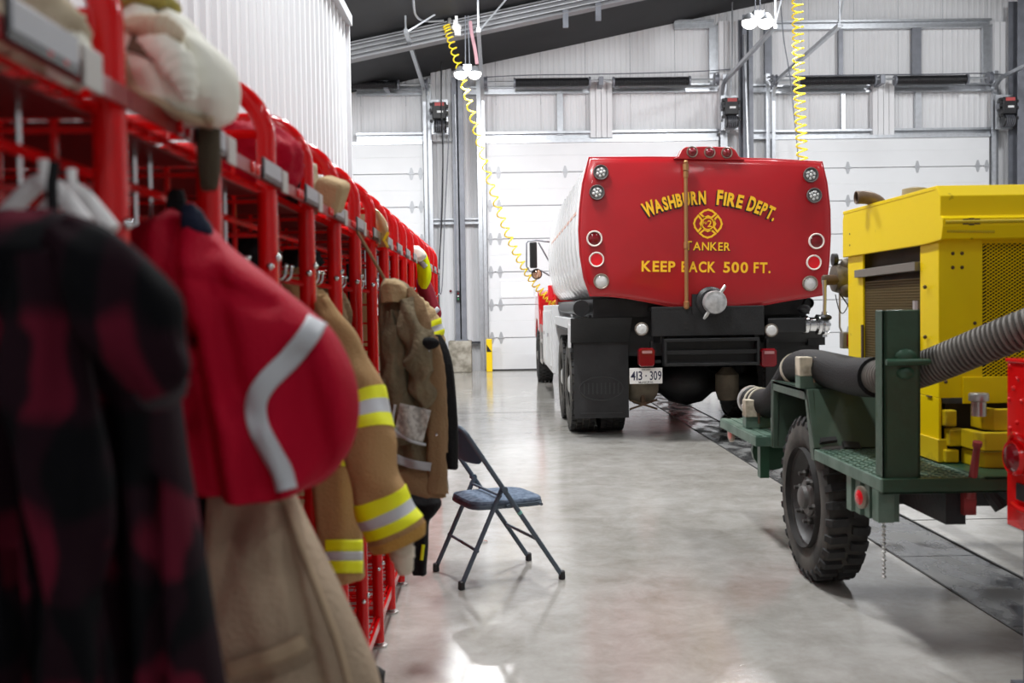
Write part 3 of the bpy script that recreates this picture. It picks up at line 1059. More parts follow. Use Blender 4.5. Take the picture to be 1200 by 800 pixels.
# side stripe
m = MB()
a, b = P(682, 236, YT), P(680.3, 258, YT)
m.hexa([(a.x - 0.012, YT + 0.6, b.z + 0.12), (a.x - 0.012, YT + 5.8, b.z + 0.12), (a.x + 0.0, YT + 5.8, b.z + 0.12), (a.x, YT + 0.6, b.z + 0.12),
        (a.x + 0.004, YT + 0.6, a.z), (a.x + 0.004, YT + 5.8, a.z), (a.x + 0.02, YT + 5.8, a.z), (a.x + 0.02, YT + 0.6, a.z)])
m.build('side_stripe', LENSA, tk, smooth=False)

# red tail panel, slightly crowned with a rolled rim
rr = [shrink(out_w, 0.0005, -0.035), shrink(out_w, 0.35, -0.033), shrink(out_w, 0.7, -0.024), shrink(out_w, 0.93, -0.008), shrink(out_w, 0.985, 0.0), shrink(out_w, 1.0, 0.012), shrink(out_w, 1.0, 0.05), shrink(out_w, 0.97, 0.05)]
panel = MB().loft(rr).build('tail_panel', TRED, tk, ang=60)
# roll-formed edge
MB().tube([p + Vector((0, 0.02, 0)) for p in out_w], 0.014, 8, closed=True).build('panel_rim', TRED, panel)


def tpx(x, y, d=0.04):
    p = P(x, y, YT - d)
    return p


# lamp bracket on the top edge
bp = [(789, 186), (795, 183), (799, 175), (804, 172), (830, 171.5), (857, 172.5), (862, 176), (866, 183), (873, 187.5)]
m = MB()
m.prism([P(x, y, YT - 0.03) for x, y in bp], (0, 0.14, 0))
br = m.build('lamp_bracket', TRED, tk, bevel=0.006)


def round_lamp(name, x, y, r, lens, bezel, d=0.035, parent=tk, dome=0.5, lbl=None, ribs=False):
    c = P(x, y, YT - d)
    r = r / PPM
    o = MB().lathe([(r * 0.7, -0.01), (r, 0.0), (r, 0.014), (r * 0.93, 0.022), (r * 0.80, 0.018), (r * 0.80, 0.0)], c, n=24, ax=(0, -1, 0)).build(name, bezel, parent, label=lbl)
    MB().lathe([(r * 0.82, 0.006), (r * 0.72, 0.008 + 0.010 * dome), (r * 0.45, 0.008 + 0.02 * dome), (0.0, 0.008 + 0.026 * dome)], c, n=20, ax=(0, -1, 0)).build('lens', lens, o)
    if ribs:
        m = MB()
        for i in range(6):
            a = i * pi / 3 + 0.3
            m.sphere(c + Vector((cos(a) * r * 0.45, -0.014, sin(a) * r * 0.45)), r * 0.2, 8, (1, 0.5, 1))
        m.sphere(c + Vector((0, -0.02, 0)), r * 0.2, 8, (1, 0.5, 1))
        m.build('led_cell', LENSC, o)
    return o


DKB = mat('dark_lamp_bezel', (0.09, 0.08, 0.075), 0.4)
CRB = mat('cream_lamp_bezel', (0.75, 0.66, 0.60), 0.35)
TNB = mat('tarnished_lamp_bezel', (0.30, 0.25, 0.20), 0.35, 0.6)
for x, y in ((704, 202), (699.5, 225.5), (950, 205), (954, 229)):
    round_lamp('round_led_lamp', x, y, 9.0, LENSG, DKB, ribs=True, d=0.03)
for x, y in ((696.5, 279.5), (956.5, 282.5)):
    round_lamp('round_tail_lamp', x, y, 9.4, LENSR, CRB, d=0.03)
for x, y in ((699, 304), (953.5, 307.5)):
    round_lamp('round_reflector', x, y, 9.0, LENSB, CRB, d=0.03, dome=0.05, lbl='bright red reflector with a cream ring')
for x, y in ((704.5, 329.5), (949, 332)):
    round_lamp('round_reversing_lamp', x, y, 9.2, LENSC, TNB, d=0.025)
for x in (811, 831.5, 851.5):
    round_lamp('marker_lamp', x, 178 + (x - 811) * 0.03, 6.6, LENSR, TNB, d=0.035, dome=1.0)

# brass level rod
a, b = P(803.5, 196, YT - 0.06), P(804.5, 362, YT - 0.06)
rod = MB().bar(a, b, 0.02, 10).build('gauge_rod', BRASS, tk)
m = MB()
for t, rr_ in ((0.0, 0.032), (0.05, 0.026), (0.55, 0.027), (0.97, 0.03)):
    p = a.lerp(b, t)
    m.lathe([(0.01, -0.04), (rr_, -0.03), (rr_, 0.03), (0.01, 0.04)], p, 'Z', 10)
p = P(803.5, 190, YT - 0.06)
m.sphere(p, 0.024, 10)
m.build('rod_fitting', BRASS, rod)

# lettering
LD = 0.042


def lf(cx, cy, rot=0.0, d=LD):
    """frame centred on photo pixel of the tail panel"""
    c = P(cx, cy, YT - d)

    def f(u, v):
        uu = u * cos(rot) - v * sin(rot)
        vv = u * sin(rot) + v * cos(rot)
        return c + Vector((uu * cos(RL) + vv * sin(RL), 0, -uu * sin(RL) + vv * cos(RL)))
    return f


def arc_word(mb, s, a0, a1, R, cx, cy, h, d, bold, caps, du=0.0, dv=0.0):
    """letters of s spread on an arc from angle a0 to a1 (radians, 0 = up, positive to the right)"""
    ws = []
    for i, ch in enumerate(s):
        sc = caps.get(i, 1.0)
        vs, fs, x0, x1 = glyph(ch, bold)
        ws.append(((x1 - x0) * (0.75 + 0.25 * sc), sc))
    gap = 0.075
    gaps = [-0.13 if s[i:i + 2] == 'WA' else gap for i in range(len(s))]
    total = sum(w for w, _ in ws) + sum(gaps[:-1])
    k = (a1 - a0) * R / total
    x = a0 * R
    f0 = lf(cx, cy, 0, d)
    for (w, sc), ch, gp in zip(ws, s, gaps):
        vs, fs, x0, x1 = glyph(ch, bold)
        a = (x + w * k / 2) / R
        pts = []
        for vx, vy in vs:
            lx = ((vx - x0) / (x1 - x0) - 0.5) * w * k + du
            ly = (vy / 0.72) * h * sc + dv
            pts.append(f0((R + ly) * sin(a) + lx * cos(a), (R + ly) * cos(a) - R - lx * sin(a)))
        mb.add(pts, fs)
        x += (w + gp) * k
    return mb


def arc_all(d, bold, du, dv):
    mb = MB()
    R = 1.42
    cx, cy, h = 830.5, 238.5, 0.128
    k = 1 / PPM / R
    arc_word(mb, 'WASHBURN', -75.5 * k, -3 * k, R, cx, cy, h, d, bold, {0: 1.12}, du, dv)
    arc_word(mb, 'FIRE', 9 * k, 39 * k, R, cx, cy, h, d, bold, {0: 1.12}, du, dv)
    arc_word(mb, 'DEPT.', 44.5 * k, 79 * k, R, cx, cy, h, d, bold, {0: 1.12}, du, dv)
    return mb


arc_all(LD - 0.002, 0.05, -0.012, -0.014).build('lettering_shadow', LBLACK, tk, smooth=False, recalc=False)
arc_all(LD + 0.001, 0.042, 0, 0).build('lettering', GOLD, tk, smooth=False, recalc=False)
for d, bo, mt, nm, off in ((LD - 0.002, 0.025, LBLACK, 'lettering_shadow', 0.8), (LD + 0.001, 0.018, GOLD, 'lettering', 0.0)):
    mb = MB()
    f = lf(829 + off * 0.8, 293.2 + off * 0.8, 0, d)
    write(mb, 'TANKER', f, 0.118, width=53.5 / PPM, bold=bo, gap=0.1, caps={0: 1.12})
    mb.build(nm, mt, tk, smooth=False, recalc=False)
for w_, x_, wd_ in (('KEEP', 771.5, 39.5), ('BACK', 818.5, 40), ('500', 862, 29), ('FT.', 893, 20)):
    mb = MB()
    write(mb, w_, lf(x_, 318.6 + (x_ - 827) * 0.013, 0, LD), 0.148, width=wd_ / PPM, bold=0.028, gap=0.09)
    mb.build('lettering', GOLD, tk, smooth=False, recalc=False)

# fire service cross: four flared arms in gold outline round a numbered disc
mb = MB()
f = lf(829.5, 262, 0, LD)
s = 16.2 / PPM


def stroke(pts, w, closed=True):
    n = len(pts)
    for i in range(n if closed else n - 1):
        ax, ay = pts[i]
        bx, by = pts[(i + 1) % n]
        L = sqrt((bx - ax) ** 2 + (by - ay) ** 2) or 1e-6
        ex, ey = (bx - ax) / L * w / 2, (by - ay) / L * w / 2
        nx, ny = -ey, ex
        dq = Vector((0, -0.0006 * (len(mb.f) % 7), 0))
        mb.add([f(ax - ex + nx, ay - ey + ny) + dq, f(bx + ex + nx, by + ey + ny) + dq, f(bx + ex - nx, by + ey - ny) + dq, f(ax - ex - nx, ay - ey - ny) + dq], [(0, 3, 2, 1)])


for q in range(4):
    a = q * pi / 2
    arm = []
    for r_, th in ((0.50, -0.52), (0.90, -0.68), (0.96, -0.3), (1.0, 0.0), (0.96, 0.3), (0.90, 0.68), (0.50, 0.52), (0.53, 0.0)):
        arm.append((s * r_ * sin(a + th), s * r_ * cos(a + th)))
    stroke(arm, 0.019)
stroke([(s * 0.42 * cos(t * pi / 12), s * 0.42 * sin(t * pi / 12)) for t in range(24)], 0.013)
write(mb, '2', lambda u, v: f(u + 0.018, v - 0.032), 0.095, bold=0.02)
write(mb, 'N', lambda u, v: f(u - 0.032, v - 0.006), 0.04, bold=0.02)
write(mb, 'o', lambda u, v: f(u - 0.008 - 0.006, v - 0.002), 0.03, bold=0.01)
mb.build('emblem', GOLD, tk, smooth=False, recalc=False)

# dump valve with its silver cap
c = P(833, 353, YT - 0.06)
vv = MB().lathe([(0.10, 0.15), (0.15, 0.15), (0.15, -0.02), (0.12, -0.05)], c, n=24, ax=(0, 1, 0)).build('dump_valve', CHASS, tk)
MB().lathe([(0.11, -0.12), (0.117, -0.1), (0.117, -0.03), (0.11, 0.0), (0.0, 0.0)], c + Vector((0.012, -0.06, -0.01)), n=24, ax=(0, 1, 0)).lathe(
    [(0.08, 0), (0.085, -0.014), (0.05, -0.02), (0, -0.022)], c + Vector((0.012, -0.17, -0.01)), n=20, ax=(0, 1, 0)).build('valve_cap', mat('cast_aluminium', (0.6, 0.6, 0.6), 0.45, 0.6, var=0.3, scale=20), vv)
m = MB()
cc = c + Vector((0.012, -0.12, -0.01))
for s_ in (1, -1):
    d = Vector((0.085 * s_, 0, 0.13 * s_))
    m.tube([cc + d * 0.6, cc + d, cc + d * 1.28], [0.016, 0.02, 0.012], 8)
m.build('valve_lug', STEEL, vv)
MB().box(P(818, 356, YT - 0.0), (0.14, 0.12, 0.2)).build('valve_bracket', CHASS, tk, smooth=False)

# under-body: apron plate, channel bumper, frame
m = MB()
a, b = P(763, 362, YT + 0.02), P(894, 392, YT + 0.02)
m.span((a.x, YT - 0.04, b.z), (b.x, YT + 0.03, a.z))
m.span((a.x, YT - 0.04, a.z - 0.02), (b.x, YT + 0.4, a.z + 0.02))
apron = m.build('apron_plate', CHASS, tk, smooth=False, bevel=0.006)
m = MB()
for x, y in ((803, 379), (804, 385), (855, 380), (840, 372)):
    m.lathe([(0.016, 0), (0.02, 0.012), (0, 0.014)], P(x, y, YT - 0.03), n=8, ax=(0, -1, 0))
m.build('plate_bolt', LBLACK, apron)
m = MB()
a, b = P(777, 397, YT - 0.05), P(888, 427, YT - 0.05)
zt, zb, zm = a.z, b.z, (a.z + b.z) / 2
m.span((a.x, YT - 0.02, zb), (b.x, YT + 0.04, zt))
for z0, z1, dd in ((zt - 0.03, zt, 0.13), (zm - 0.022, zm + 0.022, 0.1), (zb, zb + 0.03, 0.13)):
    m.span((a.x, YT - dd, z0), (b.x, YT, z1))
for x in (a.x, b.x - 0.025):
    m.span((x, YT - 0.13, zb), (x + 0.025, YT + 0.04, zt))
bump = m.build('rear_bumper', CHASS, tk, smooth=False, bevel=0.004)
m = MB()
for x, s_ in ((a.x, -1), (b.x, 1)):
    m.span((x - 0.02 if s_ < 0 else x - 0.02, YT, zt - 0.05), (x + 0.02, YT + 0.5, zt + 0.3))
    m.span((x + s_ * 0.02, YT - 0.02, zb + 0.03), (x + s_ * 0.12, YT + 0.06, zb + 0.06))
    m.span((x + s_ * 0.10, YT - 0.02, zb + 0.03), (x + s_ * 0.12, YT + 0.06, zt - 0.02))
m.build('bumper_bracket', CHASS, bump, smooth=False)
m = MB()
for x in (1.78, 2.42):
    m.span((x - 0.05, YT + 0.1, 0.98), (x + 0.05, 19.3, 1.25))
for y in (10.6, 12.0, 13.6, 15.2):
    m.span((1.78, y, 1.02), (2.42, y + 0.12, 1.2))
m.build('frame_rail', CHASS, tk, smooth=False)
m = MB()
m.span((0.98, YT + 0.25, 1.28), (3.25, YT + 6.4, 1.47))
m.build('tank_cradle', CHASS, tk, smooth=False)

MB().span((0.95, 10.6, 0.86), (3.28, 10.66, 1.3)).build('rear_shade_plate', CHASS, tk, smooth=False)  # dark plate added so the gaps beside the bumper read as black shade
MB().span((0.95, 13.1, 0.32), (3.28, 13.18, 1.1)).build('mid_shade_plate', CHASS, tk, smooth=False)  # dark plate added across the chassis to deepen the shade under the tank
# tail lamps, work lamps, number plate
for x, y in ((757.5, 418.5), (900, 419)):
    c = P(x, y, YT - 0.05)
    m = MB()
    hw, hh, ch = 0.083, 0.094, 0.022
    ring = [(-hw + ch, -hh), (hw - ch, -hh), (hw, -hh + ch), (hw, hh - ch), (hw - ch, hh), (-hw + ch, hh), (-hw, hh - ch), (-hw, -hh + ch)]
    m.loft([[(c.x + u * k, c.y - d, c.z + v * k) for u, v in ring] for k, d in ((1, -0.05), (1, 0.03), (0.9, 0.05))])
    tl = m.build('tail_lamp', LENSR, tk, ang=30)
    MB().box((c.x, c.y - 0.052, c.z + 0.055), (0.1, 0.006, 0.028)).build('clear_window', mat('pink_lens', (0.40, 0.20, 0.20), 0.25), tl, smooth=False)
for x, y in ((752, 385.5), (904, 387)):
    c = P(x, y, YT - 0.03)
    o = MB().lathe([(0.03, 0.10), (0.066, 0.05), (0.07, 0.0), (0.064, -0.012), (0.058, 0.0)], c, n=18, ax=(0, 1, 0)).build('work_lamp', TNB, tk)
    MB().lathe([(0.06, -0.002), (0.045, -0.016), (0.0, -0.022)], c, n=16, ax=(0, 1, 0)).build('lens', LENSC, o)
pc = P(757, 440.2, YT - 0.03)
PW, PH = 38.5 / PPM, 18.5 / PPM
pl = MB().box(pc, (PW, 0.006, PH)).build('number_plate', mat('plate_white', (0.78, 0.77, 0.74), 0.45), tk, smooth=False, bevel=0.004)


def pf(dx, dz):
    return lambda u, v: Vector((pc.x + u + dx, pc.y - 0.0055, pc.z + v + dz + u * 0.012))


mb = MB()
write(mb, '413', pf(-0.098, -0.042), 0.128, width=0.118, bold=0.012)
write(mb, '309', pf(0.098, -0.042), 0.128, width=0.118, bold=0.012)
mb.box((pc.x, pc.y - 0.0052, pc.z), (0.014, 0.001, 0.014))
mb.build('plate_number', mat('plate_navy', (0.015, 0.015, 0.05), 0.5), pl, smooth=False, recalc=False)
mb = MB()
write(mb, 'MUNICIPAL', pf(0.0, -0.074), 0.026, width=0.15, bold=0.01)
write(mb, 'WISCONSIN', pf(-0.0, 0.056), 0.022, width=0.09, bold=0.01)
mb.build('plate_caption', LBLACK, pl, smooth=False, recalc=False)
# axle hub behind the plate, axles, driveline
for yx in (11.25, 12.5):
    MB().lathe([(0.09, -1.0), (0.1, -0.5), (0.12, -0.3), (0.22, -0.18), (0.26, 0.0), (0.22, 0.18), (0.12, 0.3), (0.1, 0.5), (0.09, 1.0)], (2.1, yx, 0.52), 'X', 20).build('axle', CHASS, tk)
c = P(753, 455, 10.75)
MB().lathe([(0.19, 0.1), (0.18, 0.04), (0.12, 0.0), (0.0, -0.01)], (c.x, c.y, c.z), n=20, ax=(0, 1, 0)).build('hose_cap', mat('dull_tan_iron', (0.16, 0.13, 0.09), 0.6, 0.3, var=0.3), tk)
m = MB()
for d in (-1, 1):
    m.bar((c.x - 0.15 * d, c.y - 0.05, c.z - 0.22), (c.x + 0.15 * d, c.y - 0.05, c.z - 0.12), 0.012, 6)
m.bar((c.x, c.y - 0.05, c.z - 0.16), (c.x, c.y + 0.1, c.z), 0.03, 6)
m.build('pintle_hook', RUST, tk)
c = P(852, 447, 10.9)
MB().lathe([(0.1, -0.2), (0.13, -0.1), (0.13, 0.08), (0.05, 0.16)], c, 'Z', 16).build('brake_chamber', mat('dull_tan_iron', (0.1, 0.08, 0.06), 0.6), tk)


# wheels
def tyre(parent, cx, cy, R, w, rim_r, side=-1, dusty=False, tread=36, name='wheel', hubm=STEEL):
    pr = [(rim_r, -w / 2 + 0.02), (rim_r + 0.02, -w / 2), (R * 0.82, -w / 2 - 0.008), (R * 0.95, -w / 2 + 0.01), (R * 0.985, -w / 2 + 0.04), (R * 0.985, w / 2 - 0.04),
          (R * 0.95, w / 2 - 0.01), (R * 0.82, w / 2 + 0.008), (rim_r + 0.02, w / 2), (rim_r, w / 2 - 0.02)]
    o = MB().lathe(pr, (cx, cy, R), 'X', 40, close=False).build(name, RUBDUST if dusty else RUBBER, parent)
    m = MB()
    for k in range(tread):
        a = 2 * pi * k / tread
        for row, xo in enumerate((-0.38, -0.13, 0.13, 0.38)):
            aa = a + (row % 2) * pi / tread
            rot = Matrix.Rotation(-aa, 3, 'X')
            m.box(Vector((cx + xo * w, cy, R)) + rot @ Vector((0, 0, R * 0.988)), (w * 0.2, 2 * pi * R / tread * 0.7, R * 0.034), rot)
    m.build('tread', RUBBER, o, smooth=False, kind='stuff')
    x0 = cx + side * (w / 2 - 0.03)
    MB().lathe([(rim_r + 0.01, 0.0), (rim_r - 0.02, 0.02), (rim_r * 0.8, 0.07), (rim_r * 0.45, 0.06), (rim_r * 0.42, 0.0), (rim_r * 0.25, -0.03), (0, -0.035)],
               (x0, cy, R), n=24, close=False, ax=(-side, 0, 0)).build('rim', hubm, o)
    return o


TR = 0.52
for yx in (11.22, 12.5):
    for xx, sd in ((0.90, -1), (1.23, -1), (2.97, 1), (3.30, 1)):
        tyre(tk, xx, yx, TR, 0.27, 0.29, sd, dusty=(sd == -1 and xx < 1))
for xx, sd in ((0.84, -1), (3.36, 1)):
    tyre(tk, xx, 18.6, 0.5, 0.28, 0.28, sd)

# mud flaps with a raised oval badge
for x0, x1, dust in ((672, 737, 1), (897, 960, 0)):
    a, b = P(x0, 399, 10.55), P(x1, 489, 10.55)
    fl = MB().span((a.x, 10.54, b.z), (b.x, 10.555, a.z)).build('mud_flap', mat('mud_flap_rubber', (0.022, 0.022, 0.023), 0.75, var=0.4, scale=5, bump=0.2, bscale=30), tk, smooth=False)
    m = MB()
    cx, cz, rx, rz = (a.x + b.x) / 2, a.z + (b.z - a.z) * 0.62, (b.x - a.x) * 0.40, (a.z - b.z) * 0.15
    m.tube([(cx + rx * cos(t * pi / 16), 10.54, cz + rz * sin(t * pi / 16)) for t in range(32)], 0.009, 6, closed=True)
    for k in range(9):
        m.box((cx - rx * 0.78 + k * rx * 0.195, 10.537, cz), (0.014, 0.008, rz * 0.95))
    for zz in (-rz * 2.1,):
        m.box((cx, 10.537, cz + zz), (rx * 1.9, 0.006, 0.012))
    m.build('flap_badge', mat('mud_flap_rubber_raised', (0.03, 0.03, 0.031), 0.65), fl, smooth=False)
    m = MB()
    m.hexa([(a.x - 0.03, 10.5, a.z - 0.02), (b.x, 10.5, a.z - 0.02), (b.x, 10.58, a.z - 0.02), (a.x - 0.03, 10.58, a.z - 0.02),
            (a.x - 0.05, 10.2, a.z + 0.24), (b.x, 10.2, a.z + 0.24), (b.x, 10.24, a.z + 0.24), (a.x - 0.05, 10.24, a.z + 0.24)])
    m.build('flap_hanger', CHASS, fl, smooth=False)

# left side: fender trim, hose tube, toolbox
WT = mat('white_truck_paint', (0.75, 0.75, 0.75), 0.35)
xl = 0.77
m = MB()
m.span((xl - 0.03, 10.75, 1.16), (xl + 0.12, 13.3, 1.27))
m.span((xl - 0.03, 10.72, 0.95), (xl - 0.0, 10.80, 1.2))
m.span((xl - 0.03, 13.22, 0.5), (xl + 0.3, 13.3, 1.2))
m.build('fender_trim', WT, tk, smooth=False, bevel=0.005)
m = MB()
m.span((xl, 10.8, 1.12), (xl + 0.62, 13.25, 1.17))
m.build('inner_fender', CHASS, tk, smooth=False)
ta, tb = P(681, 361, 10.45), P(648, 352, 13.4)
tb = Vector((ta.x + 0.0, 13.4, ta.z))
tube = MB().bar(ta, tb, 0.072, 16).build('hose_tube', BLACK, tk)
MB().lathe([(0.05, 0.0), (0.085, 0.0), (0.09, 0.06), (0.072, 0.1)], ta - Vector((0, 0.03, 0)), n=16, ax=(0, 1, 0)).build('tube_collar', CHASS, tube)
m = MB()
m.span((xl - 0.06, 13.35, 0.5), (xl + 0.55, 16.0, 1.42))
tbx = m.build('toolbox', WT, tk, smooth=False, bevel=0.01)
m = MB()
for y in (13.7, 14.9):
    m.span((xl - 0.075, y, 0.58), (xl - 0.058, y + 1.0, 1.34))
m.build('toolbox_door', WT, tbx, smooth=False, bevel=0.006)
m = MB()
for y in (14.2, 15.4):
    m.box((xl - 0.085, y, 1.0), (0.02, 0.12, 0.05))
m.build('latch', CHROME, tbx)
m = MB()
for z in (0.45, 0.8):
    m.span((0.70, 16.3, z), (1.05, 17.3, z + 0.04))
m.span((0.70, 16.3, 0.45), (0.73, 16.34, 1.1)).span((0.70, 17.26, 0.45), (0.73, 17.3, 1.1))
m.build('cab_step', STEEL, tk, smooth=False)

# cab, hood and fenders
m = MB()
cabp = [(16.95, 1.0), (16.95, 2.55), (17.1, 2.68), (18.0, 2.68), (18.35, 2.55), (18.75, 1.85), (18.75, 1.0)]
m.prism([(0.97, y, z) for y, z in cabp], (2.26, 0, 0))
cab = m.build('cab', CABRED, tk, bevel=0.03)
m = MB()
m.span((0.96, 17.3, 1.85), (0.975, 18.3, 2.45)).span((3.225, 17.3, 1.85), (3.24, 18.3, 2.45)).span((1.3, 16.935, 1.9), (2.9, 16.955, 2.45))
m.build('cab_window', mat('dark_glass', (0.02, 0.025, 0.03), 0.05), cab, smooth=False)
m = MB()
hp = [(18.7, 0.95), (18.7, 1.78), (19.6, 1.7), (20.3, 1.6), (20.4, 1.4), (20.4, 0.85)]
m.prism([(1.25, y, z) for y, z in hp], (1.7, 0, 0))
m.build('hood', CABRED, tk, bevel=0.04)
m = MB()
for x0, x1 in ((0.70, 1.35), (2.85, 3.50)):
    ring = []
    arch_o = [(17.55, 0.95), (17.6, 1.3), (17.85, 1.58), (18.3, 1.70), (18.9, 1.68), (19.4, 1.5), (19.75, 1.2), (19.9, 0.8)]
    arch_i = [(19.3, 0.8), (19.2, 1.0), (18.95, 1.15), (18.6, 1.2), (18.2, 1.12), (17.98, 0.95)]
    MB().prism([(x0, y, z) for y, z in arch_o + arch_i], (x1 - x0, 0, 0)).build('front_fender', CABRED, tk, bevel=0.03)
m = MB()
q = P(644, 344, 17.0)
m.span((q.x - 0.03, 16.9, q.z - 0.12), (q.x + 0.06, 17.0, q.z + 0.14))
m.build('fender_lamp', LENSB, tk, smooth=False, bevel=0.01)
q = P(647, 297, 17.0)
MB().box(q, (0.06, 0.08, 0.16)).build('cab_marker', LENSA, tk, smooth=False, bevel=0.01)

# mirror on its arms
YM = 17.2
q0, q1 = P(620.5, 283.5, YM), P(629.5, 314, YM)
mir = MB().span((q0.x, YM - 0.05, q1.z), (q1.x, YM + 0.05, q0.z)).build('mirror', BLACK, tk, bevel=0.02)
MB().span((q0.x + 0.015, YM - 0.056, q1.z + 0.02), (q1.x - 0.015, YM - 0.05, q0.z - 0.02)).build('mirror_glass', mat('dark_mirror_glass', (0.03, 0.03, 0.03), 0.08, 0.5), mir, smooth=False)
q = P(629, 321, YM)
rm = MB().lathe([(0.02, 0.06), (0.085, 0.02), (0.095, -0.01), (0.085, -0.02), (0, -0.03)], q, n=18, ax=(0, 1, 0)).build('round_mirror', BLACK, tk)
m = MB()
m.lathe([(0.0, -0.042), (0.05, -0.038), (0.078, -0.028), (0.0, -0.026)], q, n=16, ax=(0, 1, 0))
m.build('round_mirror_glass', mat('mirror_glass', (0.75, 0.45, 0.3), 0.03, 1.0), rm)
m = MB()
pa = [P(617, 285, YM + 0.08), P(617, 312, YM + 0.08), P(621, 318, YM + 0.08)]
m.tube([P(640, 283, YM + 0.08), P(628, 281.5, YM + 0.08), P(619, 282.5, YM + 0.08)] + pa + [P(634, 317, YM + 0.1), P(646, 324, YM + 0.1)], 0.014, 6)
m.bar(P(631, 284, YM + 0.08), P(645, 309, YM + 0.1), 0.014, 6)
m.bar(P(640, 283, YM + 0.08), Vector((0.98, 17.4, P(640, 283, YM).z)), 0.014, 6)
m.bar(P(645, 309, YM + 0.1), Vector((0.98, 17.4, P(645, 309, YM).z)), 0.014, 6)
m.build('mirror_arm', GALVD, tk)

# right side: discharge valve with chrome coupling, grey lamp and tube end
c = P(930, 379, YT + 0.05)
m = MB(); m.span((c.x - 0.28, YT, c.z - 0.09), (c.x + 0.12, YT + 0.3, c.z + 0.06)); m.build('valve_body', CHASS, tk, smooth=False, bevel=0.015)
c = P(957, 380, YT + 0.1)
cp = MB().lathe([(0.05, -0.18), (0.095, -0.16), (0.095, -0.1), (0.075, -0.08), (0.075, -0.02), (0.105, 0.0), (0.105, 0.03), (0.08, 0.05), (0.11, 0.06), (0.115, 0.09), (0.09, 0.11), (0.02, 0.115)], c, 'X', 20).build('hose_coupling', CHROME, tk)
m = MB()
for k in range(8):
    a = k * pi / 4
    m.box(c + Vector((0.08, cos(a) * 0.115, sin(a) * 0.115)), (0.05, 0.03, 0.03), Matrix.Rotation(a, 3, 'X'))
m.build('coupling_lug', CHROME, cp, smooth=False)
c = P(942, 362, YT + 0.1)
MB().sphere(c, 0.07, 12, (1, 1, 0.7)).build('side_knob', CHASS, tk)
c = P(962, 355, YT + 0.3)
MB().lathe([(0.03, 0.6), (0.06, 0.5), (0.06, -0.06), (0.05, -0.08), (0.045, -0.02)], (c.x - 0.15, c.y, c.z), n=14, ax=(0, 1, 0)).build('tube_end', CHASS, tk)
m = MB(); m.span((3.35 - 0.1, 10.45, 0.95), (3.43, 13.2, 1.24)); m.build('right_fender', CHASS, tk, smooth=False)
# ================================================================ YELLOW PUMP TRAILER
tr = thing('pump_trailer', 'yellow pump unit on a dark green single-axle trailer at the right of the floor', 'trailer', (2.3, 5.0, 0))
XL = 1.50
ZD = 0.70
# near deck with raised tread bars and front channel
m = MB()
m.span((XL, 3.90, ZD - 0.055), (1.90, 4.74, ZD - 0.004))
deck = m.build('near_deck', GREENL, tr, smooth=False, bevel=0.004)
m = MB()
for i in range(11):
    for j in range(17):
        x, y = XL + 0.022 + i * 0.034, 3.93 + j * 0.047
        m.box((x, y, ZD - 0.003), (0.026, 0.008, 0.006), Matrix.Rotation(radians(45 if (i + j) % 2 else -45), 3, 'Z'))
m.build('tread_plate', GREENL, deck, smooth=False, kind='stuff')
m = MB()
m.span((XL, 3.88, ZD - 0.06), (3.3, 3.90, ZD + 0.0)).span((XL, 3.88, ZD - 0.06), (3.3, 3.96, ZD - 0.05)).span((1.9, 3.88, ZD - 0.01), (3.3, 4.3, ZD))
m.build('cross_channel', GREEN, tr, smooth=False, bevel=0.003)
m = MB()
m.span((XL + 0.28, 3.95, 0.50), (XL + 0.36, 6.4, 0.63)).span((2.85, 3.95, 0.50), (2.93, 6.4, 0.63))
for y in (4.2, 5.0, 5.9):
    m.span((XL + 0.3, y, 0.52), (2.9, y + 0.08, 0.62))
m.build('chassis_beam', CHASS, tr, smooth=False)
# step blocks and lamp bracket below the near corner
m = MB()
for k in range(4):
    m.span((1.515 + k * 0.012, 4.28 - k * 0.075, 0.49), (1.60 + k * 0.012, 4.34 - k * 0.075, 0.645))
m.build('underside_block', GREENL, tr, smooth=False, bevel=0.003)
m = MB(); m.span((1.50, 3.93, 0.515), (1.565, 4.0, 0.645)); m.build('drop_bracket', GREENL, tr, smooth=False, bevel=0.004)


def side_reflector(c, r, lens):
    o = MB().lathe([(r * 0.6, 0.0), (r, 0.0), (r, 0.012), (r * 0.86, 0.016)], c, n=18, ax=(-1, -0.15, 0)).build('reflector', TNB, tr)
    MB().lathe([(r * 0.85, 0.01), (r * 0.6, 0.018), (0, 0.02)], c, n=18, ax=(-1, -0.15, 0)).build('lens', lens, o)


side_reflector(Vector((1.485, 4.06, 0.595)), 0.047, LENSB)
p = P(865, 512, 6.3)
side_reflector(Vector((1.47, 6.3, 0.57)), 0.05, mat('faded_pink_lens', (0.75, 0.25, 0.22), 0.35))
m = MB()
for k in range(14):
    m.lathe([(0.004, -0.008), (0.009, 0), (0.004, 0.008)], (1.535, 3.965, 0.51 - k * 0.017), 'X' if k % 2 else 'Y', 6)
m.build('safety_chain', STEEL, tr, smooth=False)

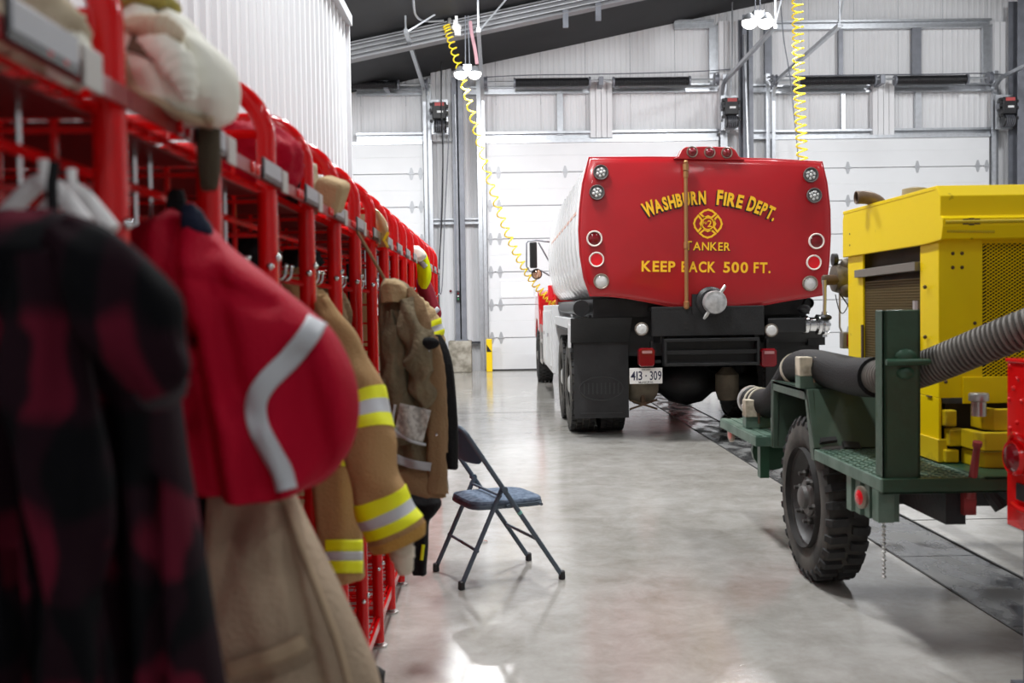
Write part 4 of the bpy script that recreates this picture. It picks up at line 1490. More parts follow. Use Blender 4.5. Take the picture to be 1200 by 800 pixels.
# fender over the wheel (open towards the aisle)
FZ = 0.975
m = MB()
m.span((XL, 4.86, FZ - 0.02), (1.86, 5.46, FZ))                                   # flat top
m.span((XL, 4.86, FZ - 0.055), (XL + 0.02, 5.46, FZ))                              # lip
m.hexa([(XL, 4.74, ZD), (1.86, 4.74, ZD), (1.86, 4.76, ZD), (XL, 4.76, ZD), (XL, 4.85, FZ), (1.86, 4.85, FZ), (1.86, 4.87, FZ), (XL, 4.87, FZ)])  # near slope
m.hexa([(XL, 4.735, ZD - 0.06), (XL + 0.03, 4.735, ZD - 0.06), (XL + 0.03, 4.79, ZD - 0.06), (XL, 4.79, ZD - 0.06), (XL, 4.84, FZ), (XL + 0.03, 4.84, FZ), (XL + 0.03, 4.9, FZ), (XL, 4.9, FZ)])
m.hexa([(XL, 5.44, FZ), (XL + 0.03, 5.44, FZ), (XL + 0.03, 5.49, FZ), (XL, 5.49, FZ), (XL, 5.46, 0.60), (XL + 0.03, 5.46, 0.60), (XL + 0.03, 5.51, 0.60), (XL, 5.51, 0.60)])
m.span((XL, 5.46, 0.60), (1.86, 5.48, FZ))
fen = m.build('wheel_fender', mat('olive_green_paint', (0.065, 0.105, 0.075), 0.45, var=0.2, scale=5, bump=0.08, bscale=30), tr, smooth=False, bevel=0.004)
m = MB(); m.span((1.845, 4.76, 0.55), (1.86, 5.46, FZ - 0.02)); m.build('fender_liner', mat('muddy_brown_sheet', (0.07, 0.05, 0.035), 0.85, var=0.4, scale=5), fen, smooth=False)
m = MB()
for y in (5.0, 5.12, 5.2):
    m.sphere((1.84, y, 0.85), 0.008, 6)
m.build('rivet', STEEL, fen)

# far step
m = MB(); m.span((1.42, 5.52, 0.60), (1.86, 6.42, 0.655)); st = m.build('far_deck', GREENL, tr, smooth=False, bevel=0.004)
m = MB()
for k in range(7):
    m.span((1.425 + k * 0.06, 5.53, 0.655), (1.46 + k * 0.06, 6.41, 0.660))
m.build('tread_bar', GREENL, st, smooth=False)
m = MB(); m.span((1.45, 5.54, 0.42), (1.50, 5.60, 0.60)); m.build('step_bracket', GREEN, tr, smooth=False)
m = MB(); m.lathe([(0.02, 0), (0.12, 0.01), (0.12, 0.05), (0.02, 0.06)], (1.62, 5.9, 0.52), 'Y', 16)
m.build('spring_hanger', GREEN, tr)

# wheel with chunky military lugs
WC, WR, WW = Vector((1.625, 5.0, 0.415)), 0.415, 0.21
pr = [(0.245, -0.085), (0.262, -0.095), (0.31, -0.107), (0.355, -0.105), (0.385, -0.095), (0.392, -0.07), (0.392, 0.07), (0.385, 0.095), (0.355, 0.105), (0.31, 0.107), (0.262, 0.095), (0.245, 0.085)]
wh = MB().lathe(pr, WC, 'X', 48, close=False).build('wheel', RUBDUST, tr, ang=50)
m = MB()
NL = 30
for k in range(NL):
    for s in (-1, 1):
        a = 2 * pi * (k + (0.5 if s > 0 else 0)) / NL
        rot = Matrix.Rotation(-a, 3, 'X')

        def lug(x, r, da):
            rr_ = Matrix.Rotation(-(a + da), 3, 'X')
            return WC + rr_ @ Vector((x * s, 0, r))
        hw = 0.052
        ring_a = [lug(0.012, 0.388, -hw), lug(0.012, 0.388, hw), lug(0.012, WR, hw * 0.9), lug(0.012, WR, -hw * 0.9)]
        ring_b = [lug(0.085, 0.385, -hw - 0.02), lug(0.085, 0.385, hw - 0.02), lug(0.088, WR - 0.003, hw * 0.85 - 0.02), lug(0.088, WR - 0.003, -hw * 0.85 - 0.02)]
        ring_c = [lug(0.1, 0.35, -hw * 0.8 - 0.03), lug(0.1, 0.35, hw * 0.8 - 0.03), lug(0.1085, 0.378, hw * 0.75 - 0.03), lug(0.1085, 0.378, -hw * 0.75 - 0.03)]
        m.loft([ring_a, ring_b, ring_c])
m.build('tread_lug', RUBBER, wh, smooth=False, kind='stuff')
rim = MB().lathe([(0.250, -0.03), (0.252, 0.0), (0.236, 0.004), (0.225, 0.03), (0.19, 0.055), (0.165, 0.05), (0.14, 0.028), (0.10, 0.02), (0.085, 0.02)], (WC.x - 0.088, WC.y, WC.z), n=36, close=False, ax=(1, 0, 0)).build('rim', mat('dark_rim_paint', (0.045, 0.042, 0.04), 0.5, var=0.4, scale=8), wh)
MB().lathe([(0.10, 0.03), (0.097, 0.0), (0.085, -0.012), (0.06, -0.016), (0.055, -0.035), (0.042, -0.042), (0, -0.044)], (WC.x - 0.075, WC.y, WC.z), n=20, ax=(1, 0, 0)).build('hub', mat('grey_hub_iron', (0.12, 0.115, 0.11), 0.5, 0.3), wh)
nut = None
for k in range(6):
    a = k * pi / 3 + 0.25
    c = Vector((WC.x - 0.07, WC.y + cos(a) * 0.12, WC.z + sin(a) * 0.12))
    MB().lathe([(0.02, 0.02), (0.02, -0.012), (0.012, -0.022), (0.012, -0.04), (0, -0.042)], c, n=6, ax=(1, 0, 0)).build('lug_nut', mat('dark_nut_iron', (0.07, 0.065, 0.06), 0.5, 0.5), wh, smooth=False)
m = MB()
m.bar((1.66, 5.0, 0.415), (3.25, 5.0, 0.415), 0.045, 10)
m.build('axle', CHASS, tr)
w2 = MB().lathe(pr, (3.25, 5.0, 0.415), 'X', 36, close=False).lathe([(0.25, 0.02), (0.1, 0.05), (0, 0.05)], (3.25, 5.0, 0.415), 'X', 20).lathe([(0.392, -0.08), (0.41, -0.07), (0.41, 0.07), (0.392, 0.08)], (3.25, 5.0, 0.415), 'X', 36).build('wheel', RUBBER, tr, ang=50)

# tall green post with its clamp
m = MB()
m.span((1.515, 3.905, ZD - 0.05), (1.66, 3.93, 1.365)).span((1.515, 3.905, ZD - 0.05), (1.53, 4.0, 1.365)).span((1.645, 3.905, ZD - 0.05), (1.66, 4.0, 1.365))
post = m.build('corner_post', GREEN, tr, smooth=False, bevel=0.004)
m = MB()
zc = P(1050, 424, 3.9).z
m.lathe([(0.0, -0.075), (0.012, -0.075), (0.0135, -0.07), (0.0135, 0.09), (0.01, 0.1), (0, 0.1)], (1.59, 3.885, zc), 'X', 12)
m.sphere((1.60, 3.9, zc + 0.02), 0.045, 12, (1, 0.4, 0.7)).sphere((1.60, 3.9, zc - 0.045), 0.035, 12, (1, 0.4, 0.7))
m.build('post_clamp', GREEN, post)
m = MB(); m.span((1.66, 3.96, 1.22), (1.672, 3.98, 1.40)).span((1.66, 3.96, 0.98), (1.668, 3.975, 1.14)); m.build('hinge_pin', STEEL, post, smooth=False)

# ---- yellow enclosure
XB, YN, YF, XR = 1.885, 4.25, 5.36, 3.05
ZT0, ZB = 1.62, 0.74
m = MB()                                                                              # corner posts
m.prism([(XB, YN, 0.98), (XB + 0.19, YN, 0.98), (XB + 0.19, YN + 0.012, 0.98), (XB + 0.012, YN + 0.012, 0.98), (XB + 0.012, YN + 0.19, 0.98), (XB, YN + 0.19, 0.98)], (0, 0, 0.68))
m.span((XB, YN, ZB), (XB + 0.012, YN + 0.19, 0.98))
m.build('near_corner_panel', YEL, tr, smooth=False, bevel=0.003)
m = MB(); m.prism([(XB, YF, ZB), (XB + 0.5, YF, ZB), (XB + 0.5, YF - 0.012, ZB), (XB + 0.012, YF - 0.012, ZB), (XB + 0.012, YF - 0.22, ZB), (XB, YF - 0.22, ZB)], (0, 0, 1.72 - ZB)); m.build('far_corner_panel', YEL, tr, smooth=False, bevel=0.003)
# roof hood: side apron, sloping shoulder, near apron with its rolled gutter
# (outlines in the YZ / XZ planes)
zap = P(995, 250, YF).z
m = MB()
side = [(YN - 0.06, 1.655), (YN - 0.06, 1.83), (YN - 0.02, 1.885), (YN + 0.3, 1.885), (YF - 0.2, 1.885), (YF + 0.01, 1.875), (YF + 0.03, 1.84), (YF + 0.03, 1.64), (YN + 0.1, 1.645)]
m.prism([(XB - 0.018, y, z) for y, z in side], (0.016, 0, 0))
m.build('hood_side', YEL, tr, smooth=False, bevel=0.004)
m = MB()
near = [(YN - 0.062, 1.655), (YN - 0.07, 1.66), (YN - 0.085, 1.71), (YN - 0.085, 1.745), (YN - 0.062, 1.755), (YN - 0.062, 1.84), (YN - 0.02, 1.888), (YF + 0.02, 1.888), (YF + 0.02, 1.870), (YN - 0.01, 1.870),
        (YN - 0.045, 1.83), (YN - 0.045, 1.66)]
m.prism([(XB - 0.02, y, z) for y, z in near], (XR - XB + 0.04, 0, 0))
m.build('hood_top', YEL, tr, smooth=False, bevel=0.003)
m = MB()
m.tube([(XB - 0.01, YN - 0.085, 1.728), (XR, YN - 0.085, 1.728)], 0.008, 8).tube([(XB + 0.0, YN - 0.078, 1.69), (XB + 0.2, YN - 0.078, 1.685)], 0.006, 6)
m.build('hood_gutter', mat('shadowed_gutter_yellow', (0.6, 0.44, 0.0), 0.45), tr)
m = MB()
for k in range(8):
    a = k * pi / 4
    m.box((XB + 0.10 + cos(a) * 0.035, YN - 0.087, 1.728 + sin(a) * 0.012), (0.022, 0.004, 0.006))
m.build('hood_catch', RUST, tr, smooth=False)
# side opening: dark mouth, louvre bar, fine mesh screen
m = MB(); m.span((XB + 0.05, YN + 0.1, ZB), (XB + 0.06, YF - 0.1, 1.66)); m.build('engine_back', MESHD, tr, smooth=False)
m = MB()
y0, y1 = YN + 0.185, YF - 0.2
z0, z1 = ZB, 1.50
k = 0
w = 0.0026
y = y0
m2 = MB()
nz, ny = 58, 40
for i in range(ny + 1):
    yy = y0 + (y1 - y0) * i / ny
    m2.box((XB + 0.012, yy, (z0 + z1) / 2), (0.003, 0.0045, z1 - z0))
for i in range(nz + 1):
    zz = z0 + (z1 - z0) * i / nz
    m2.box((XB + 0.012, (y0 + y1) / 2, zz), (0.003, y1 - y0, 0.0045))
m2.build('side_screen', mat('bronze_mesh_wire', (0.20, 0.14, 0.05), 0.6, 0.2), tr, smooth=False, kind='stuff')
zb = P(1040, 297, 4.8).z
m = MB(); m.hexa([(XB - 0.02, YN + 0.2, 1.535), (XB + 0.02, YN + 0.2, 1.535), (XB + 0.02, YF - 0.15, 1.525), (XB - 0.02, YF - 0.15, 1.525),
                  (XB - 0.02, YN + 0.2, 1.575), (XB + 0.02, YN + 0.2, 1.575), (XB + 0.02, YF - 0.15, 1.565), (XB - 0.02, YF - 0.15, 1.565)])
m.build('louvre_bar', mat('dull_grey_strip', (0.22, 0.2, 0.17), 0.5, 0.3), tr, smooth=False, bevel=0.002)
m = MB()
m.span((XB - 0.006, YF - 0.225, 1.06), (XB + 0.002, YF - 0.205, 1.28)).span((XB - 0.012, YN + 0.19, 1.10), (XB + 0.004, YN + 0.21, 1.24))
m.build('latch', RUST, tr, smooth=False)
m = MB()
for yy, z in ((YF - 0.08, 1.76), (YF - 0.08, 1.70), (YN + 0.11, 1.46), (YN + 0.11, 1.24)):
    m.sphere((XB - 0.012, yy, z), 0.009, 8)
for xx, z in ((XB + 0.06, 1.60), (XB + 0.1, 1.60), (XB + 0.06, 1.54), (XB + 0.1, 1.54), (XB + 0.155, 1.30), (XB + 0.03, 1.05)):
    m.sphere((xx, YN - 0.002, z), 0.008, 8)
m.build('bolt', RUST, tr)
m = MB()
for z in (0.98, 1.08, 1.18):
    m.box((XB - 0.003, YN + 0.09, z), (0.006, 0.05, 0.006))
m.build('panel_slot', RUST, tr, smooth=False)
# near face expanded-metal grille
GX0, GX1, GZ0, GZ1 = XB + 0.19, XR, 1.06, 1.655
m = MB()
dx, dz = 0.0115, 0.0075
nx = int((2.65 - GX0) / dx)
nzz = int((GZ1 - GZ0) / dz)
for i in range(nx):
    for j in range(nzz):
        if (i + j) % 2:
            continue
        x, z = GX0 + i * dx, GZ0 + j * dz
        for a, b in (((0, 0), (dx, dz)), ((dx, dz), (2 * dx, 0))):
            if x + b[0] > GX1:
                continue
            p, q = Vector((x + a[0], YN, z + a[1])), Vector((x + b[0], YN, z + b[1]))
            m.add([p + Vector((0, -0.002, -0.0014)), q + Vector((0, -0.002, -0.0014)), q + Vector((0, 0.002, 0.0014)), p + Vector((0, 0.002, 0.0014))], [(0, 1, 2, 3)])
m.build('front_grille', YEL, tr, smooth=False, kind='stuff', solid=0.002, recalc=False)
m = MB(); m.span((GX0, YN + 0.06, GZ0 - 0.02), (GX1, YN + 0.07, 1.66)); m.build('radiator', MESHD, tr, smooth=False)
m = MB(); m.span((XB + 0.1, YN - 0.01, 0.955), (XR, YN - 0.001, 1.07)); m.build('front_sill', YEL, tr, smooth=False, bevel=0.003)
m = MB(); m.span((XB + 0.19, YN + 0.001, 1.64), (XR, YN + 0.012, 1.67)); m.build('front_lintel', YEL, tr, smooth=False, bevel=0.003)
# skid and worn bumper bars
m = MB()
m.prism([(XB - 0.006, YN - 0.006, 0.703), (XB + 0.035, YN - 0.006, 0.703), (XB + 0.035, YN + 0.02, 0.703), (XB + 0.02, YN + 0.02, 0.703), (XB + 0.02, YN + 0.22, 0.703), (XB - 0.006, YN + 0.22, 0.703)], (0, 0, 0.10))
m.build('skid_corner', YELW, tr, smooth=False, bevel=0.004)
for z0, z1, x0, yy in ((0.855, 0.945, 2.02, 4.10), (0.775, 0.852, 1.965, 4.07), (0.70, 0.765, 1.98, 4.10)):
    m = MB()
    ring = [(x0 + 0.0, yy + 0.15), (x0 + 0.0, yy + 0.04), (x0 + 0.03, yy), (x0 + 0.12, yy - 0.012), (XR, yy - 0.012), (XR, yy + 0.02), (x0 + 0.05, yy + 0.03), (x0 + 0.03, yy + 0.15)]
    m.prism([(x, y, z0) for x, y in ring], (0, 0, z1 - z0))
    m.build('bumper_bar', YELW, tr, smooth=False, bevel=0.005)
for (za_, zb_, xa_, wd_) in ((0.86, 0.93, 1.90, 0.05), (0.775, 0.85, 1.915, 0.07), (0.705, 0.76, 1.90, 0.06)):
    MB().span((xa_, YN - 0.03, za_), (xa_ + wd_, YN + 0.02, zb_)).build('bar_bracket', YELW, tr, smooth=False, bevel=0.006)
q = P(1147, 476, 4.12)
m = MB(); m.lathe([(0.0, -0.04), (0.03, -0.04), (0.03, 0.02), (0.04, 0.025), (0.04, 0.05), (0.036, 0.056), (0, 0.058)], q, 'Z', 16); m.build('filler_cap', STEEL, tr)
m = MB(); m.span((XB + 0.05, YN + 0.05, 0.70), (XR, YN + 0.4, 0.95)); m.build('engine_block', MESHD, tr, smooth=False)
m = MB()
for i in range(5):
    m.lathe([(0.03, -0.06), (0.055, -0.05), (0.055, 0.05), (0.03, 0.06)], (XB + 0.048, 4.55 + i * 0.05, 1.15 + 0.03 * (i % 2)), 'Z', 10)
m.build('engine_part', mat('engine_grey', (0.25, 0.2, 0.15), 0.6, 0.2, var=0.5, scale=20), tr)
# jack lever (red)
a, b = P(1137, 583, 3.92), P(1145, 523, 3.86)
m = MB(); m.tube([a, a.lerp(b, 0.5), b], [0.02, 0.016, 0.013], 8).tube([b, b + (b - a).normalized() * 0.02], 0.018, 10).bar(a + Vector((-0.07, 0, 0.08)), a + Vector((0.02, 0, 0.02)), 0.008, 6)
m.box(a + Vector((0, 0.03, -0.02)), (0.05, 0.06, 0.1))
m.build('jack_lever', mat('worn_red_lever', (0.30, 0.03, 0.03), 0.5, var=0.4, scale=15), tr)
q = P(1162, 580, 3.95)
MB().tube([q + Vector((-0.02, 0, 0.05)), q, q + Vector((0.03, -0.02, -0.05))], 0.028, 10).build('fuel_line', CHASS, tr)
# exhaust and muffler on the roof
q0 = P(1003, 231.5, 5.0)
pth = spline([list(q0), list(P(1016, 231.5, 5.0)), list(P(1028, 236, 5.0)), list(P(1036, 246, 5.0)), [P(1038, 255, 5.0).x, 5.0, 1.85]], 14)
ex = MB().tube(pth, 0.031, 14, caps=False).build('exhaust_pipe', mat('scorched_steel', (0.22, 0.15, 0.10), 0.55, 0.5, var=0.4), tr, solid=0.004)
q = P(1072, 226, 5.0)
MB().lathe([(0.02, 0.04), (0.06, 0.03), (0.062, -0.01), (0.055, -0.1), (0.055, -0.2)], (q.x, q.y, q.z - 0.01), 'Z', 16).build('air_filter_cap', mat('dusty_tan_metal', (0.35, 0.30, 0.22), 0.7), tr)
# pump end at the far side: manifold, knob, lever, pipe, lamp
c = P(987, 326, 5.6)
pm = MB().lathe([(0.02, -0.06), (0.075, -0.05), (0.09, 0.0), (0.075, 0.05), (0.075, 0.16), (0.09, 0.17), (0.09, 0.22), (0.05, 0.25)], c, 'X', 18).sphere(c + Vector((0.02, -0.03, 0.07)), 0.045, 10).sphere(c + Vector((0.01, -0.04, -0.06)), 0.05, 10).box(c + Vector((0.05, 0, 0.08)), (0.05, 0.1, 0.03)).build('pump_manifold', mat('grimy_bronze', (0.17, 0.14, 0.105), 0.5, 0.5, var=0.5, scale=20), tr)
c2 = P(970, 328, 5.55)
m = MB(); m.lathe([(0.025, -0.03), (0.03, -0.02), (0.03, 0.03), (0.02, 0.09)], c2, 'X', 12); m.build('valve_stem', RUST, pm)
m = MB(); m.tube([P(966, 328, 5.52), P(966.5, 350, 5.52), P(966, 370, 5.52)], [0.012, 0.01, 0.01], 8); m.build('valve_lever', STEEL, pm)
MB().sphere(P(968, 372, 5.52), 0.026, 10, (1.3, 1, 0.7)).build('lever_knob', BLACK, pm)
m = MB(); m.bar(P(980, 304, 5.6), P(1000, 304, 5.6), 0.007, 6); m.build('throttle_rod', STEEL, pm)
MB().lathe([(0.0, -0.02), (0.035, -0.012), (0.035, 0.012), (0.0, 0.02)], P(978, 304, 5.6), 'X', 14).build('throttle_knob', BLACK, pm)
m = MB(); m.tube([P(984, 344, 5.55), P(984, 383, 5.55), P(987, 390, 5.55), P(989, 396, 5.55)], 0.006, 6); m.build('thin_pipe', STEEL, tr)
m = MB(); m.tube(spline([list(P(984, 344, 5.5)), list(P(990, 352, 5.5)), list(P(996, 361, 5.5))], 8), 0.004, 5)
m.tube(spline([list(P(979, 345, 5.5)), list(P(983, 362, 5.5)), list(P(988, 367, 5.5)), list(P(994, 357, 5.5)), list(P(996, 345, 5.5))], 14), 0.003, 5); m.build('wire', LBLACK, tr)
c = P(991, 398.5, 5.45)
lb = MB().box(c, (0.05, 0.06, 0.09)).build('lamp_box', mat('dull_grey_strip', (0.22, 0.2, 0.17), 0.5, 0.3), tr, bevel=0.006)
MB().box(c + Vector((0.012, -0.033, 0)), (0.034, 0.01, 0.07)).build('lens', LENSR, lb, bevel=0.004)

# ---- wooden hose clamps on brackets
def clamp(cx, cy, cz, s, dark):
    m = MB(); m.span((cx - 0.055 * s, cy - 0.04, cz), (cx + 0.055 * s, cy + 0.04, cz + 0.06 * s)); b = m.build('clamp_base', GREENL, tr, smooth=False, bevel=0.004)
    for d in (-1, 1):
        m = MB(); m.span((cx + d * 0.032 * s - 0.026 * s, cy - 0.05, cz + 0.05 * s), (cx + d * 0.032 * s + 0.026 * s, cy + 0.03, cz + 0.125 * s)); m.build('wood_block', WOODW, b, smooth=False, bevel=0.005)
    m = MB(); m.bar((cx, cy - 0.055, cz + 0.03), (cx, cy - 0.055, cz + 0.11 * s), 0.007, 6); m.sphere((cx, cy - 0.06, cz + 0.085), 0.012, 8); m.build('clamp_bolt', RUST, b)


q = P(953, 440, 4.93)
clamp(q.x - 0.01, 4.93, FZ, 1.25, 0)
q = P(884, 480, 5.95)
clamp(q.x - 0.0, 5.90, 0.66, 1.35, 0)

# ================================================================ SUCTION HOSE
hp = [(1.56, 6.15, 0.80), (1.575, 5.95, 0.80), (1.59, 5.75, 0.83), (1.60, 5.55, 0.93), (1.61, 5.35, 1.045), (1.615, 5.1, 1.07), (1.62, 4.8, 1.065), (1.62, 4.5, 1.06), (1.62, 4.25, 1.075)]
hose = thing('suction_hose', 'thick black suction hose with a grey ribbed end, laid over the green trailer fender', 'hose', (1.6, 5.1, 0.9))
pth = [Vector(p) for p in spline([list(p) for p in hp], 50)]
MB().tube(pth, 0.088, 24).build('smooth_section', HOSEB, hose)
m = MB()
m.lathe([(0.02, 0.02), (0.082, 0.01), (0.092, 0.0), (0.092, -0.04), (0.07, -0.05)], pth[0], n=20, ax=(0, 1, 0.0))
m.build('end_coupling', STEEL, hose)
m = MB(); m.bar(P(871, 476, 6.0), P(881, 477, 6.0), 0.012, 6); m.sphere(P(871, 476, 6.0), 0.016, 8); m.build('coupling_lug', STEEL, hose)
m = MB()
for i, sc in ((6, 1.03), (24, 1.03), (4, 1.03)):
    t = (pth[i + 1] - pth[i - 1])
    m.lathe([(0.088 * sc - 0.006, -0.012), (0.088 * sc + 0.003, -0.01), (0.088 * sc + 0.003, 0.01), (0.088 * sc - 0.006, 0.012)], pth[i], n=24, ax=t, close=False)
m.build('hose_tie', mat('pale_tie', (0.55, 0.5, 0.4), 0.7), hose)
h2 = [(1.62, 4.28, 1.075), (1.64, 4.12, 1.09), (1.70, 4.03, 1.115), (1.78, 3.93, 1.165), (1.88, 3.80, 1.235), (2.0, 3.66, 1.31), (2.18, 3.58, 1.38), (2.42, 3.62, 1.42), (2.6, 3.85, 1.41), (2.64, 4.24, 1.38)]
p2 = spline([list(p) for p in h2], 420)
rs = []
for i in range(420):
    ph = (i % 5) / 5
    rs.append(0.0725 if ph < 0.55 else 0.061)
MB().tube(p2, rs, 24).build('ribbed_section', HOSEG, hose, ang=20)
m = MB()
for i in range(4, 418, 5):
    p = Vector(p2[i]); t = Vector(p2[i + 1]) - Vector(p2[i - 1])
    m.lathe([(0.060, -0.003), (0.0645, -0.0025), (0.0645, 0.0025), (0.060, 0.003)], p, n=20, ax=t, close=False)
m.build('rib_groove', HOSED, hose)

# ================================================================ RED TAIL PANEL of the next machine
rd = thing('red_trailer', 'red riveted side of a trailer with round side lamp, at the right frame edge', 'trailer', (1.9, 3.3, 0))
YR = 3.6
RX = P(1180, 419, YR).x
zt, zb = P(1180, 419, YR).z, P(1180, 614, YR).z
m = MB()
m.span((RX, 2.7, zb), (RX + 0.012, YR, zt - 0.016)).span((RX - 0.008, 2.7, zt - 0.015), (RX + 0.45, YR, zt)).span((RX + 0.0125, YR - 0.012, zb), (RX + 0.45, YR, zt - 0.016))
rp = m.build('side_panel', RED, rd, smooth=False, bevel=0.004)
m = MB()
for x, y in ((1184, 429), (1193, 444), (1188, 455), (1183, 468), (1192, 495), (1184, 502), (1189, 592), (1197, 470)):
    m.sphere(PX(x, y, RX - 0.001), 0.009, 8)
m.build('rivet', RED, rp, kind='stuff')
c = PX(1189, 536, RX - 0.015)
ml = MB().lathe([(0.06, -0.02), (0.066, 0.0), (0.06, 0.014), (0.052, 0.01)], c, n=22, ax=(-1, 0, 0)).build('side_lamp', RED, rd)
MB().lathe([(0.055, 0.006), (0.04, 0.022), (0.0, 0.03)], c, n=20, ax=(-1, 0, 0)).build('lens', LENSR, ml)
m = MB(); m.tube(spline([list(PX(1183, 516, RX - 0.004)), list(PX(1187, 509, RX - 0.03)), list(PX(1193, 510, RX - 0.035)), list(PX(1203, 520, RX - 0.004))], 12), 0.009, 8); m.build('lamp_guard', RED, rd)
m = MB(); m.box(PX(1198, 577, RX - 0.004), (0.012, 0.07, 0.06)); m.build('socket', BLACK, rd, smooth=False, bevel=0.004)
m = MB(); m.tube([PX(1187, 590, RX - 0.005), PX(1194, 596, RX - 0.03), PX(1212, 602, RX - 0.03)], 0.011, 8); m.build('tow_hook', RED, rd)
m = MB(); m.span((RX + 0.03, YR - 0.11, 0.0), (RX + 0.08, YR - 0.06, zb + 0.06)).span((RX + 0.0, YR - 0.14, 0), (RX + 0.11, YR - 0.03, 0.012)); m.build('stand_leg', GALVD, rd, smooth=False)
# ================================================================ FOLDING CHAIR
A, B, C_, D = [Vector(p) for p in ((-0.201, 4.89, 0), (0.300, 5.07, 0), (-0.367, 5.29, 0), (0.14, 5.455, 0))]
ch = thing('folding_chair', 'slate blue metal folding chair with a padded speckled seat, standing alone on the floor', 'chair', (-0.03, 5.17, 0))
EF = ((B - A) + (D - C_)).normalized()
EL = (C_ - A).normalized()
TU = 0.0125
Z = Vector((0, 0, 1))
tops = []
joints = []
for R_, F_, nm in ((A, B, 'near'), (C_, D, 'far')):
    top = R_.lerp(F_, 0.06) + Z * 0.775
    base = F_ + Z * 0.02
    jt = base.lerp(top, 0.62)
    tops.append(top); joints.append(jt)
    MB().tube([base, base.lerp(top, 0.5), top], TU, 10).build('front_leg', CHAIRM, ch)
    s_ = EL * (0.022 if nm == 'near' else -0.022)
    MB().tube([R_ + Z * 0.02 + s_, jt + s_], TU, 10).build('rear_leg', CHAIRM, ch)
    m = MB()
    for p, sh in ((F_, Vector()), (R_, s_)):
        m.lathe([(0.012, 0.045), (0.017, 0.04), (0.018, 0.004), (0.012, 0.0)], p + sh, 'Z', 10)
    m.build('rubber_foot', BLACK, ch)
# bent top rail and crossbars
m = MB()
t0, t1 = tops
up = (tops[0] - B).normalized()
m.tube(spline([list(t0 - up * 0.02), list(t0 + up * 0.02 + EL * 0.012), list(t0 + up * 0.035 + EL * 0.06), list((t0 + t1) / 2 + up * 0.04), list(t1 + up * 0.035 - EL * 0.06), list(t1 + up * 0.02 - EL * 0.012), list(t1 - up * 0.02)], 24), TU, 10)
m.build('top_rail', CHAIRM, ch)
m = MB()
fa, fd = (B + Z * 0.02).lerp(t0, 0.26), (D + Z * 0.02).lerp(t1, 0.26)
m.bar(fa, fd, 0.008, 8)
m.build('crossbar', CHAIRM, ch)
m = MB()
ra, rc = (A + Z * 0.02).lerp(joints[0], 0.36), (C_ + Z * 0.02).lerp(joints[1], 0.36)
m.bar(ra, rc, 0.008, 8)
m.build('crossbar', CHAIRM, ch)
m = MB()
m.bar((A + Z * 0.02).lerp(joints[0], 0.93), (C_ + Z * 0.02).lerp(joints[1], 0.93), 0.007, 8)
m.build('crossbar', CHAIRM, ch)
for j in joints:
    MB().lathe([(0, -0.02), (0.016, -0.018), (0.016, 0.018), (0, 0.02)], j, n=10, ax=EL).build('pivot', CHAIRM, ch)
pt = (B + Z * 0.02).lerp(t0, 0.455)
MB().tube([pt - up * 0.008, pt + up * 0.008], TU + 0.0008, 10).build('teal_tape', TEAL, ch)
# backrest panel curved between the uprights
rows = []
n_ = EL.cross(up).normalized()
for i in range(9):
    v = -0.185 + 0.2 * i / 8
    row = []
    for j in range(15):
        t = j / 14
        bow = 0.028 * (1 - (2 * t - 1) ** 2)
        rnd = 0.0
        p = t0.lerp(t1, t) + up * v + n_ * (-bow)
        ins = 0.06 * max(0, (abs(2 * t - 1) - 0.7) / 0.3) ** 2
        if i == 0:
            p += up * (ins * 0.7)
        if i == 8:
            p += up * (0.022 * (1 - abs(2 * t - 1) ** 4))
        row.append(p)
    rows.append(row)
MB().grid(rows).build('backrest', CHAIRP, ch, solid=0.012, sub=1)
# seat pan and pad
sc_ = Vector((-0.03, 5.165, 0.408))
f_, l_ = EF * 0.20, EL * 0.182


def seat_ring(k, z, rr=0.32, n=40):
    out = []
    for i in range(n):
        a = 2 * pi * i / n
        c, s = cos(a), sin(a)
        e = 2 / 5.5
        out.append(sc_ + f_ * (k * math.copysign(abs(c) ** e, c)) + l_ * (k * math.copysign(abs(s) ** e, s)) + Z * z)
    return out


MB().loft([seat_ring(0.985, -0.022), seat_ring(1.0, -0.018), seat_ring(1.0, -0.003), seat_ring(0.985, 0.0)]).build('seat_pan', CHAIRM, ch)
MB().loft([seat_ring(0.975, -0.001), seat_ring(0.985, 0.008), seat_ring(0.96, 0.018), seat_ring(0.8, 0.026), seat_ring(0.4, 0.029), seat_ring(0.01, 0.03)]).build('seat_pad', CHAIRF, ch)
m = MB()
for j, s_ in ((0, 1), (1, -1)):
    a = sc_ + l_ * (-1.0 if j == 0 else 1.0) - f_ * 0.1 - Z * 0.01
    m.bar(a, a + EL * (-0.022 if j == 0 else 0.022), 0.008, 8)
    m.bar(a + f_ * 0.9, a + f_ * 0.9 + EL * (-0.022 if j == 0 else 0.022), 0.008, 8)
m.build('seat_bracket', CHAIRM, ch)

# ================================================================ GARMENTS
def bvh_of(mb):
    return BVHTree.FromPolygons([Vector(p) for p in mb.v], mb.f)


